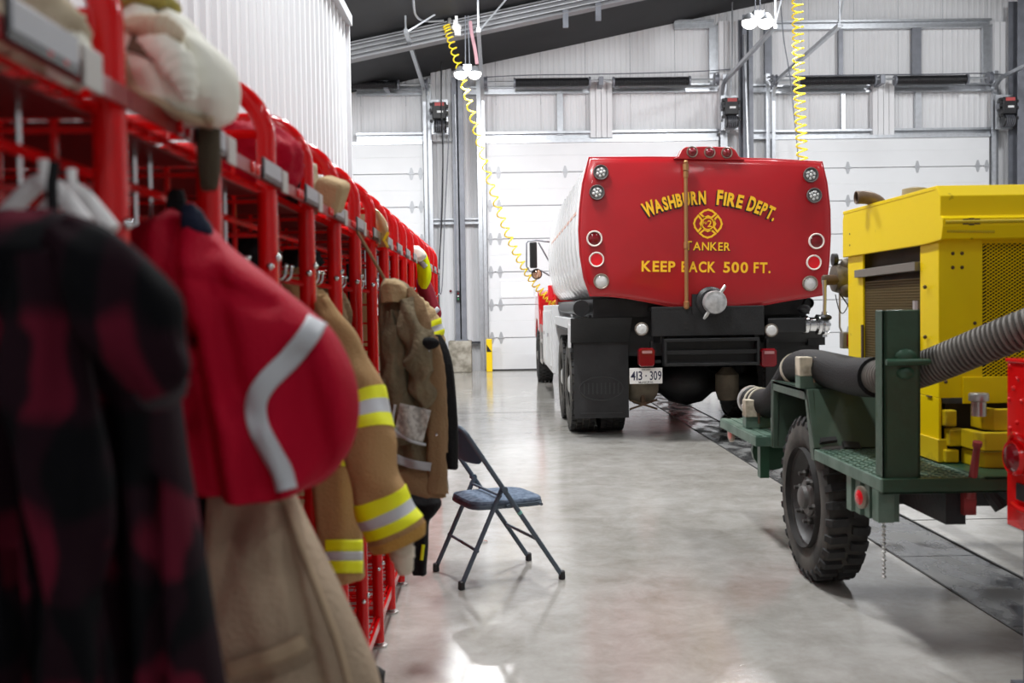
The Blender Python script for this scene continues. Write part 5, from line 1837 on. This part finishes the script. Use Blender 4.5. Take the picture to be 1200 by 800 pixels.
def rows_body(rows, Y, depth, n=48, m=60, fold=0.012, nf=7, seed=0, ey=2.4, ynear=None, dfn=None, tw=0.0, creases=()):
    """closed cloth body from silhouette rows (y, x_left, x_right) in photo pixels at depth Y; real depth given"""
    rs = spline([list(r) for r in rows], m)
    mb = MB()
    rings = []
    for i, (y, xl, xr) in enumerate(rs):
        t = i / (m - 1)
        a, b = P(xl, y, Y), P(xr, y, Y)
        c, hw = (a + b) / 2, (b - a).length / 2
        d = (dfn(t) if dfn else min(1.0, 0.25 + 3.0 * t)) * depth
        d = min(d, hw * 1.3)
        ring = []
        for j in range(n):
            th = 2 * pi * j / n
            cx, cy = cos(th), sin(th)
            e = 2 / ey
            ux, uy = math.copysign(abs(cx) ** e, cx), math.copysign(abs(cy) ** e, cy)
            ph = seed * 1.7 + tw * t
            w = 0.55 * sin(nf * th + ph + 2.2 * sin(1.3 * t + seed)) + 0.45 * noise.noise((cx * 1.4 + seed, cy * 1.4, t * 3.0)) * 2 + 0.35 * noise.noise((cx * 3.3, cy * 3.3 + seed, t * 7.0))
            amp = fold * (0.35 + 0.9 * t) * min(1.0, hw / 0.04)
            side = abs(ux)
            dy = 0.0
            if uy < 0:
                qx, qy = xl + (xr - xl) * (ux + 1) / 2, y
                for x0, y0, x1, y1, cw, cd_ in creases:
                    L2 = (x1 - x0) ** 2 + (y1 - y0) ** 2
                    s = ((qx - x0) * (x1 - x0) + (qy - y0) * (y1 - y0)) / L2
                    sc = min(max(s, 0), 1)
                    dd = (qx - x0 - sc * (x1 - x0)) ** 2 + (qy - y0 - sc * (y1 - y0)) ** 2
                    dy += cd_ * math.exp(-dd / (cw * cw)) * min(1.0, -uy * 1.6)
            ring.append(Vector((c.x + ux * hw * (1 + 0.0 * w), Y + uy * d + dy + w * amp * (1.0 - 0.75 * side ** 6) * (1 if uy < 0 else 0.4), c.z + 0.006 * noise.noise((th, t * 5, seed)))))
        rings.append(ring)
    mb.loft(rings)
    return mb


def sleeve(path, rad, n=32, m=60, fold=0.006, seed=0, nf=0, flat=1.0, wr=9.0, wav=1.0):
    """tube sleeve with cross wrinkles; returns builder and sampling function"""
    pts = [Vector(p) for p in spline([list(p) for p in path], m)]
    rr_ = [r[0] for r in spline([[r] for r in rad], m)]
    rings = []
    for i, p in enumerate(pts):
        t = (pts[min(i + 1, m - 1)] - pts[max(i - 1, 0)]).normalized()
        u = Vector((0, 1, 0)); u = (u - t * u.dot(t)).normalized()
        w = t.cross(u)
        k = i / (m - 1)
        ring = []
        for j in range(n):
            a = 2 * pi * j / n
            wrk = fold * (sin(wr * 2 * pi * k + 2.4 * cos(a + seed) + seed) * 0.5 + 1.2 * noise.noise((cos(a) * 1.5 + seed, sin(a) * 1.5, k * 5)))
            r = rr_[i] + wrk * min(1.0, rr_[i] / 0.03)
            ring.append(p + (w * cos(a) + u * sin(a) * flat) * r)
        rings.append(ring)
    return rings


def band(rings, i0, i1, off=0.003):
    out = []
    for i in range(i0, i1 + 1):
        c = sum(rings[i], Vector()) / len(rings[i])
        out.append([p + (p - c).normalized() * off for p in rings[i]])
    mb = MB()
    first = [p - (p - sum(out[0], Vector()) / len(out[0])).normalized() * (off + 0.001) for p in out[0]]
    last = [p - (p - sum(out[-1], Vector()) / len(out[-1])).normalized() * (off + 0.001) for p in out[-1]]
    return mb.loft([first] + out + [last], caps=False)


MISS = []


def drape(target, pts, w, off=0.004, n=40, m=4, Yfall=None, wend=None):
    """strip laid on the front of a cloth body, following a path of photo pixels"""
    bv = bvh_of(target) if isinstance(target, MB) else target
    ps = spline([list(p) for p in pts], n)
    rows = []
    last = None
    for i, p in enumerate(ps):
        q0, q1 = ps[max(i - 1, 0)], ps[min(i + 1, n - 1)]
        tx, ty = q1[0] - q0[0], q1[1] - q0[1]
        L = sqrt(tx * tx + ty * ty) or 1
        nx, ny = -ty / L, tx / L
        row = []
        ww = w if wend is None else w + (wend - w) * i / (n - 1)
        for j in range(m + 1):
            s = (j / m - 0.5) * ww
            d = (P(p[0] + nx * s, p[1] + ny * s, 5.0) - CAM_LOC).normalized()
            hit, nor, _, dist = bv.ray_cast(CAM_LOC, d)
            if hit is None:
                hit = CAM_LOC + d * (last or 2.0)
                MISS.append(pts[0])
                row.append(hit)
            else:
                last = (hit - CAM_LOC).length
                row.append(hit - d * off)
        rows.append(row)
    return MB().grid(rows)


GR = 'clothing and kit on the red racks'


def top(mb, name, m, label, cat, **k):
    return tag(mb.build(name, m, None, ang=80, **k), label, cat, GR)


# --- plaid jacket, nearest
pj = thing('plaid_jacket', 'dark red and black plaid jacket hanging nearest the camera, badly out of focus', 'jacket', P(90, 700, 1.06), GR)
body = rows_body([(248, 20, 62), (256, -25, 95), (275, -60, 128), (310, -80, 152), (380, -95, 178), (450, -100, 200), (540, -105, 214), (640, -105, 232), (740, -105, 248), (860, -105, 266), (1000, -105, 275), (1150, -105, 278)],
                 1.06, 0.105, n=140, m=100, fold=0.012, nf=9, seed=2, creases=((150, 470, 176, 800, 11, 0.04), (105, 430, 122, 800, 9, 0.05), (60, 420, 75, 800, 10, 0.05), (20, 400, 32, 800, 10, 0.04), (195, 560, 214, 800, 8, 0.03), (130, 500, 146, 800, 9, -0.02), (85, 520, 98, 800, 9, -0.02)))
body.build('body', PLAID, pj, ang=80)
sl = sleeve([P(75, 275, 0.97), P(118, 320, 0.95), P(152, 375, 0.94), P(178, 425, 0.95), P(192, 452, 0.96)], [0.022, 0.044, 0.045, 0.038, 0.024], n=36, m=60, fold=0.005, seed=1, wr=2)
MB().loft(sl).build('sleeve', PLAID, pj, ang=80)
sl2 = sleeve([P(40, 300, 0.94), P(55, 420, 0.93), P(75, 560, 0.93), P(85, 700, 0.93), P(90, 830, 0.94)], [0.02, 0.036, 0.034, 0.032, 0.03], n=36, m=70, fold=0.010, seed=4, wr=1.5)
MB().loft(sl2).build('sleeve', PLAID, pj, ang=80)
sl3 = sleeve([P(205, 430, 0.98), P(196, 445, 0.97), P(180, 452, 0.965), P(165, 452, 0.97)], [0.012, 0.022, 0.024, 0.012], n=20, m=20, fold=0.003)
MB().loft(sl3).build('collar', mat('plaid_collar_dark', (0.03, 0.02, 0.025), 0.95), pj, ang=80)
q = P(62, 250, 1.06)
MB().tube([q, q + Vector((0, 0, 0.03)), q + Vector((0.004, 0, 0.055))], 0.006, 6).build('hanging_loop', BLKCL, pj)

# --- crimson jacket with grey band
YJ = 1.62
rj = thing('crimson_jacket', 'bright crimson jacket with a curved grey reflective band bulging out of the rack', 'jacket', P(310, 470, YJ), GR)
rows = [(247, 196, 218), (256, 180, 234), (270, 160, 250), (295, 148, 274), (330, 146, 318), (360, 150, 356), (385, 160, 385), (410, 172, 401), (440, 186, 414), (475, 198, 420.5), (510, 207, 417), (535, 213, 407), (555, 220, 390), (568, 228, 370), (576, 240, 345)]
body = rows_body(rows, YJ, 0.11, n=120, m=110, fold=0.014, nf=5, seed=5, ey=2.2, creases=((216, 268, 236, 400, 10, 0.035), (236, 400, 268, 575, 15, 0.055), (262, 300, 300, 470, 13, 0.022), (190, 330, 228, 480, 16, -0.03), (285, 470, 300, 572, 14, -0.03), (330, 360, 250, 330, 9, 0.012), (362, 420, 392, 560, 20, 0.03), (330, 500, 352, 570, 10, -0.02)))
body.build('body', REDCL, rj, ang=80)
bv = bvh_of(body)
drape(bv, [(372, 374), (362, 392), (340, 420), (312, 448), (300, 472), (303, 500), (318, 530), (330, 552), (336, 574)], 25, 0.004, n=60, m=5).build('reflective_band', SILV, rj, ang=80, solid=0.002)
q = P(207, 250, YJ)
MB().tube([q + Vector((0, 0, -0.01)), q + Vector((0, 0, 0.03)), P(207, 222, YJ)], [0.02, 0.014, 0.01], 8).build('hanging_loop', BLKCL, rj)
nk = rows_body([(240, 214, 226), (252, 213, 238), (268, 214, 248), (282, 222, 247)], YJ - 0.03, 0.03, n=24, m=20, fold=0.003)
nk.build('collar', NAVYCL, rj, ang=80)

# --- khaki trousers below it
YK = 1.60
kt = thing('khaki_trousers', 'khaki work trousers with a flap pocket hanging below the crimson jacket', 'trousers', P(340, 750, YK + 0.08), GR)
rows = [(555, 246, 335), (580, 245, 346), (620, 245, 362), (680, 244, 392), (740, 245, 420), (800, 246, 444), (880, 246, 458), (980, 246, 470), (1080, 250, 474)]
body = rows_body(rows, YK + 0.10, 0.085, n=100, m=90, fold=0.006, nf=4, seed=9, ey=2.6, creases=((335, 590, 402, 860, 8, 0.022), (285, 600, 262, 700, 14, 0.018), (300, 640, 345, 800, 16, -0.012), (268, 790, 366, 758, 8, 0.012)))
body.build('body', KHAKI, kt, ang=80)
bv = bvh_of(body)
drape(bv, [(268, 784), (300, 775), (330, 764), (356, 752)], 18, 0.012, n=24, m=3).build('pocket_flap', mat('khaki_flap_cloth', (0.40, 0.30, 0.20), 0.9), kt, ang=80, solid=0.01)
drape(bv, [(330, 580), (352, 640), (376, 700), (398, 760), (416, 830)], 7, 0.005, n=40, m=2).build('side_seam', mat('khaki_flap_cloth', (0.40, 0.30, 0.20), 0.9), kt, ang=80, solid=0.005)
hit = bv.ray_cast(CAM_LOC, (P(276, 578, 3) - CAM_LOC).normalized())[0]
MB().sphere(hit, 0.007, 10, (1, 0.7, 1)).build('snap', CHROME, kt)
bk = rows_body([(560, 226, 250), (610, 226, 252), (660, 230, 250), (700, 234, 248)], YK + 0.12, 0.04, n=20, m=24, fold=0.004)
top(bk, 'black_strap', BLKCL, 'black cloth strap hanging between the plaid jacket and the khaki trousers', 'strap')

# --- tan turnout coat with lime bands
YC = 2.56
tcn = thing('turnout_coat', 'tan turnout coat with lime and silver bands, its sleeve reaching out to the aisle', 'coat', P(430, 640, YC), GR)
rings = sleeve([P(374, 352, YC), P(386, 372, YC), P(402, 410, YC), P(417, 450, YC), P(429, 490, YC - .02), P(435, 530, YC - .04), P(441, 570, YC - .04), P(455, 605, YC - .04), P(466, 630, YC - .04), P(474, 652, YC - .04)],
               [0.02, 0.034, 0.048, 0.060, 0.064, 0.066, 0.066, 0.070, 0.069, 0.052], n=40, m=100, fold=0.007, seed=3, wr=6)
MB().loft(rings[:91]).build('sleeve', TURNOUT, tcn, ang=80)
nr = 99
for i0, i1, mt in ((36, 40, HIVIS), (40, 44, SILV), (44, 48, HIVIS), (69, 74, HIVIS), (74, 78, SILV), (78, 83, HIVIS)):
    band(rings, i0, i1, 0.003).build('reflective_band', mt, tcn, ang=60)
band(rings, 86, 91, 0.002).build('cuff', KNIT, tcn, ang=80)
c0 = P(475, 655, YC - 0.04)
ln = sleeve([P(468, 632, YC - .04), P(472, 652, YC - .04), P(474, 672, YC - .04)], [0.035, 0.03, 0.018], n=20, m=16, fold=0.004)
MB().loft(ln).build('lining', LINERW, tcn, ang=80)
rows = [(345, 372, 384), (380, 366, 398), (440, 362, 410), (500, 362, 417), (560, 366, 420), (620, 372, 424), (676, 378, 427)]
body = rows_body(rows, YC + 0.14, 0.09, n=48, m=60, fold=0.008, nf=5, seed=11)
body.build('body', TURNOUT, tcn, ang=80)
bv = bvh_of(body)
for y0, y1, mt in ((540, 12, HIVIS), (630, 0, 0),):
    if mt == HIVIS:
        drape(bv, [(392, y0), (409, y0)], 12, 0.004, n=14, m=3).build('reflective_band', HIVIS, tcn, ang=80, solid=0.002)
for yy, w_, mt in ((639, 14, HIVIS), (651, 11, SILV), (664, 15, HIVIS)):
    drape(bv, [(381, yy), (400, yy), (425, yy)], w_, 0.004, n=20, m=3).build('reflective_band', mt, tcn, ang=80, solid=0.002)

# --- olive-lined coat turned inside out
YO = 3.5
oc = thing('inside_out_coat', 'brown turnout coat turned inside out, olive lining and a washed-out label showing', 'coat', P(485, 560, YO), GR)
rows = [(326, 450, 462), (334, 446, 478), (350, 444, 486), (380, 444, 492), (410, 445, 500), (450, 447, 508), (490, 450, 514), (530, 456, 520), (556, 462, 524), (574, 470, 526)]
body = rows_body(rows, YO, 0.10, n=64, m=90, fold=0.02, nf=8, seed=21, ey=2.3)
body.build('body', OLIVE, oc, ang=80)
bv = bvh_of(body)
hr = rows_body([(327, 452, 464), (333, 447, 474), (343, 446, 480), (354, 447, 478)], YO - 0.08, 0.05, n=28, m=20, fold=0.006, seed=2)
hr.build('collar', TURNOUTL, oc, ang=80)
s1 = sleeve([P(474, 352, YO - .12), P(484, 385, YO - .14), P(492, 415, YO - .16), P(491, 435, YO - .15), P(496, 455, YO - .14), P(502, 476, YO - .13)], [0.03, 0.046, 0.05, 0.045, 0.04, 0.02], n=40, m=80, fold=0.015, seed=6, wr=3.5)
MB().loft(s1).build('sleeve', OLIVE, oc, ang=80)
s2 = sleeve([P(458, 365, YO - .09), P(461, 400, YO - .12), P(463, 440, YO - .12), P(466, 480, YO - .11), P(470, 520, YO - .10)], [0.02, 0.035, 0.042, 0.042, 0.03], n=36, m=70, fold=0.013, seed=8, wr=3)
MB().loft(s2).build('sleeve', OLIVE, oc, ang=80)
fl = sleeve([P(479, 338, YO - .1), P(490, 362, YO - .13), P(497, 390, YO - .15), P(505, 415, YO - .15), P(510, 450, YO - .14), P(511, 490, YO - .13), P(512, 540, YO - .12), P(512, 578, YO - .12)], [0.012, 0.03, 0.032, 0.035, 0.036, 0.034, 0.033, 0.035], n=24, m=80, fold=0.005, seed=12, flat=0.5)
MB().loft(fl).build('front_flap', BROWNC, oc, ang=80)
hem = rows_body([(546, 462, 505), (556, 463, 505), (574, 472, 520), (582, 498, 523)], YO - 0.10, 0.03, n=32, m=20, fold=0.004, seed=3)
hem.build('hem', BROWNC, oc, ang=80)
bvl = BVHTree.FromPolygons([Vector(p) for p in body.v], body.f)
lab = drape(bvl, [(465, 492), (480, 495), (500, 500)], 40, 0.11, n=16, m=8)
lab.build('label', mat('washed_label', (0.55, 0.53, 0.50), 0.8, col2=(0.30, 0.28, 0.26), scale=70), oc, ang=80, solid=0.003)
drape(bvl, [(463, 474), (461, 500), (478, 515), (499, 521)], 3, 0.115, n=24, m=2).build('label_piping', SILV, oc, ang=80, solid=0.003)
drape(bvl, [(462, 536), (480, 543), (505, 547)], 10, 0.07, n=20, m=3).build('reflective_band', SILVD, oc, ang=80, solid=0.003)
m = MB(); q = P(503, 402, YO - 0.19); m.sphere(q, 0.035, 14, (1, 0.6, 0.6)); m.build('throat_tab', BLKCL, oc)
m = MB()
for x, y in ((502, 411), (511, 509)):
    m.sphere(P(x, y, YO - 0.19), 0.0055, 8)
m.build('snap', CHROME, oc)
# --- black coat behind it
bc_ = rows_body([(392, 508, 516), (405, 507, 524), (430, 508, 531), (470, 510, 535), (510, 513, 537), (548, 516, 537)], 3.95, 0.09, n=36, m=40, fold=0.006, nf=6, seed=14)
bco = top(bc_, 'black_coat', BLKCL, 'black coat hanging just behind the inside-out coat, beside the folding chair', 'coat')
drape(bvh_of(bc_), [(520, 478), (521, 499)], 6, 0.006, n=10, m=2).build('lime_tab', HIVIS, bco, ang=80, solid=0.003)
tc3 = sleeve([P(509, 395, 3.8), P(515, 430, 3.8), P(519, 480, 3.8), P(521, 530, 3.8)], [0.014, 0.02, 0.018, 0.012], n=18, m=40, fold=0.003, flat=0.8)
MB().loft(tc3).build('front_edge', BROWNC, bco, ang=80)

# --- dark trousers and bag under it
bt = rows_body([(568, 474, 500), (580, 474, 512), (590, 474, 517.5), (600, 475, 512), (612, 477, 503), (640, 480, 502), (664, 482, 500), (672, 484, 500)], 3.85, 0.07, n=36, m=50, fold=0.008, nf=4, seed=17)
bto = top(bt, 'black_trousers', BLKCL, 'black bunker trousers hanging low below the inside-out coat', 'trousers')
drape(bvh_of(bt), [(496, 638), (494, 656)], 4, 0.006, n=8, m=2).build('lime_tab', HIVIS, bto, ang=80, solid=0.003)
for i, (x, y, lab_) in enumerate(((452, 700, 'black rubber boot standing on the bottom shelf beneath the tan turnout coat'), (470, 684, 'black boot farther along the bottom shelf, beside the chair leg'))):
    q = P(x, y, 2.75 + i * 0.5)
    z0 = 0.14
    bx = -0.62
    path = [Vector((bx, q.y, z0 + 0.34)), Vector((bx, q.y, z0 + 0.2)), Vector((bx, q.y, z0 + 0.09)), Vector((bx + 0.06, q.y, z0 + 0.05)), Vector((bx + 0.17, q.y, z0 + 0.043)), Vector((bx + 0.22, q.y, z0 + 0.038))]
    o = tag(MB().tube(spline([list(p) for p in path], 24), [r[0] for r in spline([[0.075], [0.065], [0.06], [0.055], [0.05], [0.03]], 24)], 18).build('rubber_boot', RUBBER), lab_, 'boot', 'boots on the bottom shelf')
    MB().tube([(bx - 0.06, q.y, z0 + 0.012), (bx + 0.1, q.y, z0 + 0.012), (bx + 0.24, q.y, z0 + 0.012)], [0.05, 0.055, 0.035], 14, flat=0.25).build('sole', BLACK, o)

# --- farther coat, maroon coat, lime vest
YF2 = 5.0
fc = thing('turnout_coat', 'second tan turnout coat farther along, one lime and silver band on its sleeve', 'coat', P(505, 450, YF2), GR)
rings = sleeve([P(486, 346, YF2), P(490, 358, YF2), P(499, 375, YF2), P(506, 395, YF2), P(511, 415, YF2), P(514, 440, YF2)], [0.018, 0.05, 0.068, 0.066, 0.055, 0.03], n=32, m=70, fold=0.006, seed=31)
MB().loft(rings).build('sleeve', TURNOUTL, fc, ang=80)
for i0, i1, mt in ((30, 34, HIVIS), (34, 38, SILV), (38, 42, HIVIS)):
    band(rings, i0, i1, 0.004).build('reflective_band', mt, fc, ang=60)
MB().lathe([(0.02, -0.05), (0.035, 0), (0.02, 0.06)], P(514, 420, YF2 - 0.06), 'Z', 12).build('brass_clip', GOLD, fc)
g2 = rows_body([(397, 513, 520), (403, 511, 521.5), (412, 512, 519), (422, 512, 520)], 5.1, 0.03, n=24, m=20, fold=0.006, seed=5)
top(g2, 'black_glove', BLKCL, 'small black glove clipped beside the second tan turnout coat', 'glove')
g3 = rows_body([(418, 514, 520), (440, 514, 526), (470, 516, 532), (500, 518, 534)], 4.9, 0.07, n=24, m=30, fold=0.006, seed=6)
top(g3, 'black_trousers', BLKCL, 'black trousers hanging under the second tan turnout coat, mostly hidden', 'trousers')
YM2 = 6.4
mj = rows_body([(322, 486, 500), (335, 488, 507), (350, 491, 512), (365, 496, 517), (372, 499, 516.5), (381, 506, 511)], YM2, 0.09, n=36, m=40, fold=0.008, nf=5, seed=41)
mjo = top(mj, 'maroon_jacket', MAROON, 'maroon jacket with one pale band hanging near the far end of the racks', 'jacket')
drape(bvh_of(mj), [(504, 371), (514, 361)], 5.5, 0.008, n=14, m=2).build('reflective_band', SILV, mjo, ang=80, solid=0.003)
lv = rows_body([(291, 481, 494), (298, 484, 500), (308, 488, 503.5), (320, 489, 505.5), (331, 490, 504), (338, 494, 500)], YM2 - 0.2, 0.07, n=32, m=36, fold=0.006, nf=4, seed=43)
lvo = top(lv, 'lime_vest', LIMECL, 'bright lime safety vest bundled on the far end of the racks', 'vest')
drape(bvh_of(lv), [(490.5, 304), (499, 313)], 6, 0.008, n=10, m=2).build('reflective_band', SILV, lvo, ang=80, solid=0.003)
wc = rows_body([(288, 481, 490), (293, 478.5, 496), (300, 480, 500), (306, 482, 494)], YM2 - 0.3, 0.06, n=24, m=20, fold=0.006, seed=44)
top(wc, 'white_hood', CREAM, 'small white hood resting on top of the lime safety vest', 'hood')


# --- things on the top shelves
def lump(c, s, seed, mt, name, label, cat, amp=0.22, fr=2.2, n=48, m=32, rest=None, hang=None):
    rings = []
    for i in range(m + 1):
        a = -pi / 2 + pi * i / m
        ring = []
        for j in range(n):
            th = 2 * pi * j / n
            d = Vector((max(cos(a), 1e-3) * cos(th), max(cos(a), 1e-3) * sin(th), sin(a)))
            k = 1 + amp * noise.noise(d * fr + Vector((seed, seed * 2, 0))) + amp * 0.5 * noise.noise(d * fr * 2.7 + Vector((seed, 0, 3))) + amp * 0.3 * abs(noise.noise(d * fr * 4 + Vector((0, seed, 3))))
            if d.z < 0:
                k *= 1 - 0.12 * d.z * d.z
            ring.append(Vector(c) + Vector((d.x * s[0] * k, d.y * s[1] * k, max(d.z, -0.72) * s[2] * k)))
        rings.append(ring)
    if rest is not None:
        dz = rest - min(p.z for r in rings for p in r)
        rings = [[p + Vector((0, 0, dz)) for p in r] for r in rings]
    o = tag(MB().loft(rings).build(name, mt, ang=80), label, cat, GR)
    if hang is not None:
        zt = max(p.z for r in rings for p in r)
        MB().tube([(c[0], c[1], zt - 0.02), (c[0] * 0.5 + hang * 0.5, c[1], 0.5 * (zt + 1.6)), (hang, c[1], 1.606)], 0.007, 6).build('hanging_loop', BLKCL, o)
    return o


YH = 1.58
rows = [(12, 142, 200), (25, 138, 222), (45, 138, 240), (65, 138, 262), (85, 138, 275), (105, 142, 279), (125, 160, 276), (140, 190, 268), (148, 222, 258)]
hd = rows_body(rows, YH, 0.10, n=64, m=70, fold=0.026, nf=5, seed=51, ey=2.1)
hdo = top(hd, 'cream_hood', CREAM, 'cream knitted hood draped over the shelf edge, right of the nearest red upright', 'hood')
bvd = bvh_of(hd)
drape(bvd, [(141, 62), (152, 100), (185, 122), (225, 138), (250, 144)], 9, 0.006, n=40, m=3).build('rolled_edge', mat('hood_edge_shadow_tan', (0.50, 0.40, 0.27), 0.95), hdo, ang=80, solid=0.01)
drape(bvd, [(152, 50), (170, 58), (190, 70), (207, 84)], 20, 0.004, n=20, m=4, wend=10).build('face_opening_shade', mat('hood_shade_cloth', (0.16, 0.12, 0.085), 0.95), hdo, ang=80, solid=0.004)  # dark brown strip paints the shade inside the hood opening
fo = sleeve([P(165, 45, YH - .1), P(190, 58, YH - .11), P(212, 85, YH - .11), P(222, 118, YH - .10)], [0.01, 0.022, 0.024, 0.01], n=20, m=30, fold=0.005, seed=2)
MB().loft(fo).build('fold', CREAM, hdo, ang=80)
fo = sleeve([P(150, 30, YH - .1), P(185, 32, YH - .11), P(215, 45, YH - .10)], [0.012, 0.02, 0.01], n=20, m=30, fold=0.005, seed=5)
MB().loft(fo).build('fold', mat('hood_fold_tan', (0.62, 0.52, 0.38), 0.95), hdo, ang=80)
sk = rows_body([(140, 236, 258), (165, 232, 258), (200, 233, 258), (222, 236, 254)], YH + 0.03, 0.03, n=24, m=30, fold=0.003)
top(sk, 'olive_strap', STRAPK, 'dark olive strap hanging below the cream hood', 'strap')
SZ = 1.680
q = P(168, 4, YH)
mg = lump(q, (0.05, 0.07, 0.03), 3, mat('mustard_knit', (0.48, 0.40, 0.10), 0.9, var=0.3, scale=40), 'mustard_glove', 'mustard knitted glove at the top frame edge, above the cream hood', 'glove')
MB().sphere(q + Vector((0.01, 0, -0.03)), 0.045, 14, (1, 1.4, 0.35)).build('glove_lining', BLKCL, mg)
lump(P(40, 5, 1.26) + Vector((-0.02, 0, 0)), (0.08, 0.07, 0.075), 8, BEIGE, 'beige_cloth', 'beige folded cloth on the nearest shelf at the top left corner', 'cloth', rest=SZ)
lump(P(82, 38, 1.27) + Vector((-0.02, 0, 0)), (0.045, 0.06, 0.05), 12, CREAM, 'cream_cloth', 'cream crumpled cloth on the nearest shelf, left of the first red upright', 'cloth', rest=SZ)
lump(P(296, 148, 2.5), (0.12, 0.10, 0.11), 15, REDCL, 'folded_red_coat', 'folded crimson coat lying on the rack top behind the third red arch', 'coat', amp=0.15, rest=SZ)
q = P(338, 140, 2.56)
lump(q, (0.025, 0.05, 0.09), 17, BLKCL, 'knit_beanie', 'black beanie behind the bend of the third red upright', 'hat', rest=SZ)
q = P(330, 190, 2.75)
lump(q, (0.06, 0.05, 0.03), 33, BLKCL, 'black_glove', 'black glove on the shelf below the folded crimson coat', 'glove', rest=SZ)
lump(P(352, 190, 3.05), (0.055, 0.09, 0.11), 19, BEIGE, 'beige_hood', 'beige hood on the shelf between the third and fourth red uprights', 'hood', rest=SZ)
bxm = P(387, 226, 3.05)
bxm.z = SZ + 0.068
bm_ = MB().box(bxm, (0.085, 0.13, 0.105), Matrix.Rotation(0.35, 3, 'Y') @ Matrix.Rotation(0.2, 3, 'X'))
tag(bm_.build('tan_pouch', TURNOUTL, smooth=True, bevel=0.018), 'boxy tan pouch leaning on the shelf beyond the fourth red upright', 'pouch', GR)
q = P(430, 246, 4.35)
lump(q, (0.06, 0.09, 0.09), 23, BROWNC, 'brown_helmet', 'brown cloth-covered helmet on the shelf just before the amber visor', 'helmet', amp=0.1, rest=SZ)
q0, q1, q2, q3 = P(440, 244, 4.1), P(455, 272, 4.0), P(450, 281, 4.0), P(438, 262, 4.1)
q3.z = min(q3.z, SZ + 0.001)
m = MB(); m.grid([[q0.lerp(q1, t / 6) + Vector((0.015 * sin(t / 6 * pi), 0, 0)) for t in range(7)], [q3.lerp(q2, t / 6) + Vector((0.0, 0.12, -0.02)) for t in range(7)]])
vo = tag(m.build('amber_visor', VISOR, solid=0.004, ang=60), 'translucent amber face shield jutting out of the rack row', 'visor', GR)
MB().tube([q1, q2, q2 + Vector((0, 0.12, -0.02))], 0.006, 6).build('visor_trim', SAFETY, vo)
# tan coats and dark kit seen between the uprights, hung from the inner rails
for i, (x, y, Y, s, mt, nm, lb, ct, hx) in enumerate((
        (345, 385, 3.0, (0.11, 0.08, 0.17), TURNOUT, 'tan_coat', 'tan coat hanging inside the rack, seen just above the crimson jacket', 'coat', -0.582),
        (385, 400, 3.5, (0.09, 0.07, 0.20), BROWNC, 'brown_coat', 'brown coat hanging inside the rack behind the tan sleeve', 'coat', -0.582),
        (290, 297, 2.52, (0.08, 0.06, 0.05), BLKCL, 'black_gloves', 'pair of black gloves hanging in the rack above the crimson jacket', 'gloves', -0.582),
        (352, 305, 3.15, (0.07, 0.06, 0.04), BLKCL, 'black_mask', 'black mask hanging deep in the rack, right of the black gloves', 'mask', -0.582),
        (425, 400, 4.5, (0.07, 0.09, 0.32), TURNOUT, 'tan_coat', 'tan coat hanging between the uprights left of the olive coat lining', 'coat', -0.582),
        (440, 450, 4.9, (0.05, 0.06, 0.32), BEIGE, 'beige_trousers', 'beige trousers hanging against the left of the olive coat lining', 'trousers', -0.582),
        (320, 500, 2.9, (0.10, 0.09, 0.34), BROWNC, 'brown_trousers', 'brown trousers hanging low inside the rack, behind the crimson jacket', 'trousers', -0.822))):
    lump(P(x, y, Y), s, 40 + i * 3, mt, nm, lb, ct, amp=0.18, hang=hx)
# white hangers and a helmet under the first shelf
for i, (x, y, Y, lb) in enumerate(((52, 236, 1.2, 'white plastic hanger on the hooks above the plaid jacket'), (85, 245, 1.25, 'second white plastic hanger, nearest the first red upright'))):
    q = P(x, y, Y)
    m = MB()
    m.tube(spline([[q.x - 0.05, q.y, q.z - 0.02], [q.x - 0.01, q.y, q.z + 0.02], [q.x + 0.02, q.y - 0.02, q.z + 0.015], [q.x + 0.06, q.y - 0.03, q.z - 0.03]], 14), 0.011, 8)
    m.tube([(q.x, q.y, q.z + 0.015), (q.x, q.y, q.z + 0.05)], 0.006, 6)
    tag(m.build('plastic_hanger', PLASTW), lb, 'hanger', 'white hangers on the nearest rack')
# leaf scrap on the floor
m = MB(); q = P(567, 629, 5.9); m.grid([[(q.x - 0.02, 5.9, 0.004), (q.x, 5.9, 0.012), (q.x + 0.022, 5.9, 0.005)], [(q.x - 0.012, 5.92, 0.005), (q.x + 0.004, 5.925, 0.008), (q.x + 0.02, 5.925, 0.004)]])
tag(m.build('paper_scrap', mat('rust_paper', (0.4, 0.12, 0.06), 0.8), solid=0.001), 'tiny rust-red scrap on the floor behind the chair legs', 'scrap')

# loops that carry the bundled clothes at the far end
for o_, px, yy in ((mjo, (488, 324), YM2), (lvo, (484, 293), YM2 - 0.2), (oc, (456, 330), YO), (bto, (480, 572), 3.85)):
    q = P(px[0], px[1], yy)
    if o_ is oc:
        MB().tube([q + Vector((0, 0, -0.02)), q.lerp(Vector((-0.5, yy, 1.676)), 0.6), Vector((-0.496, yy, 1.68))], 0.006, 6).build('hanging_loop', BROWNC, o_)
        continue
    MB().tube([q + Vector((0, 0, -0.02)), Vector((-0.56, yy, (q.z + 1.6) / 2)), Vector((-0.582, yy, 1.606))], 0.008, 6).build('hanging_loop', BLKCL, o_)
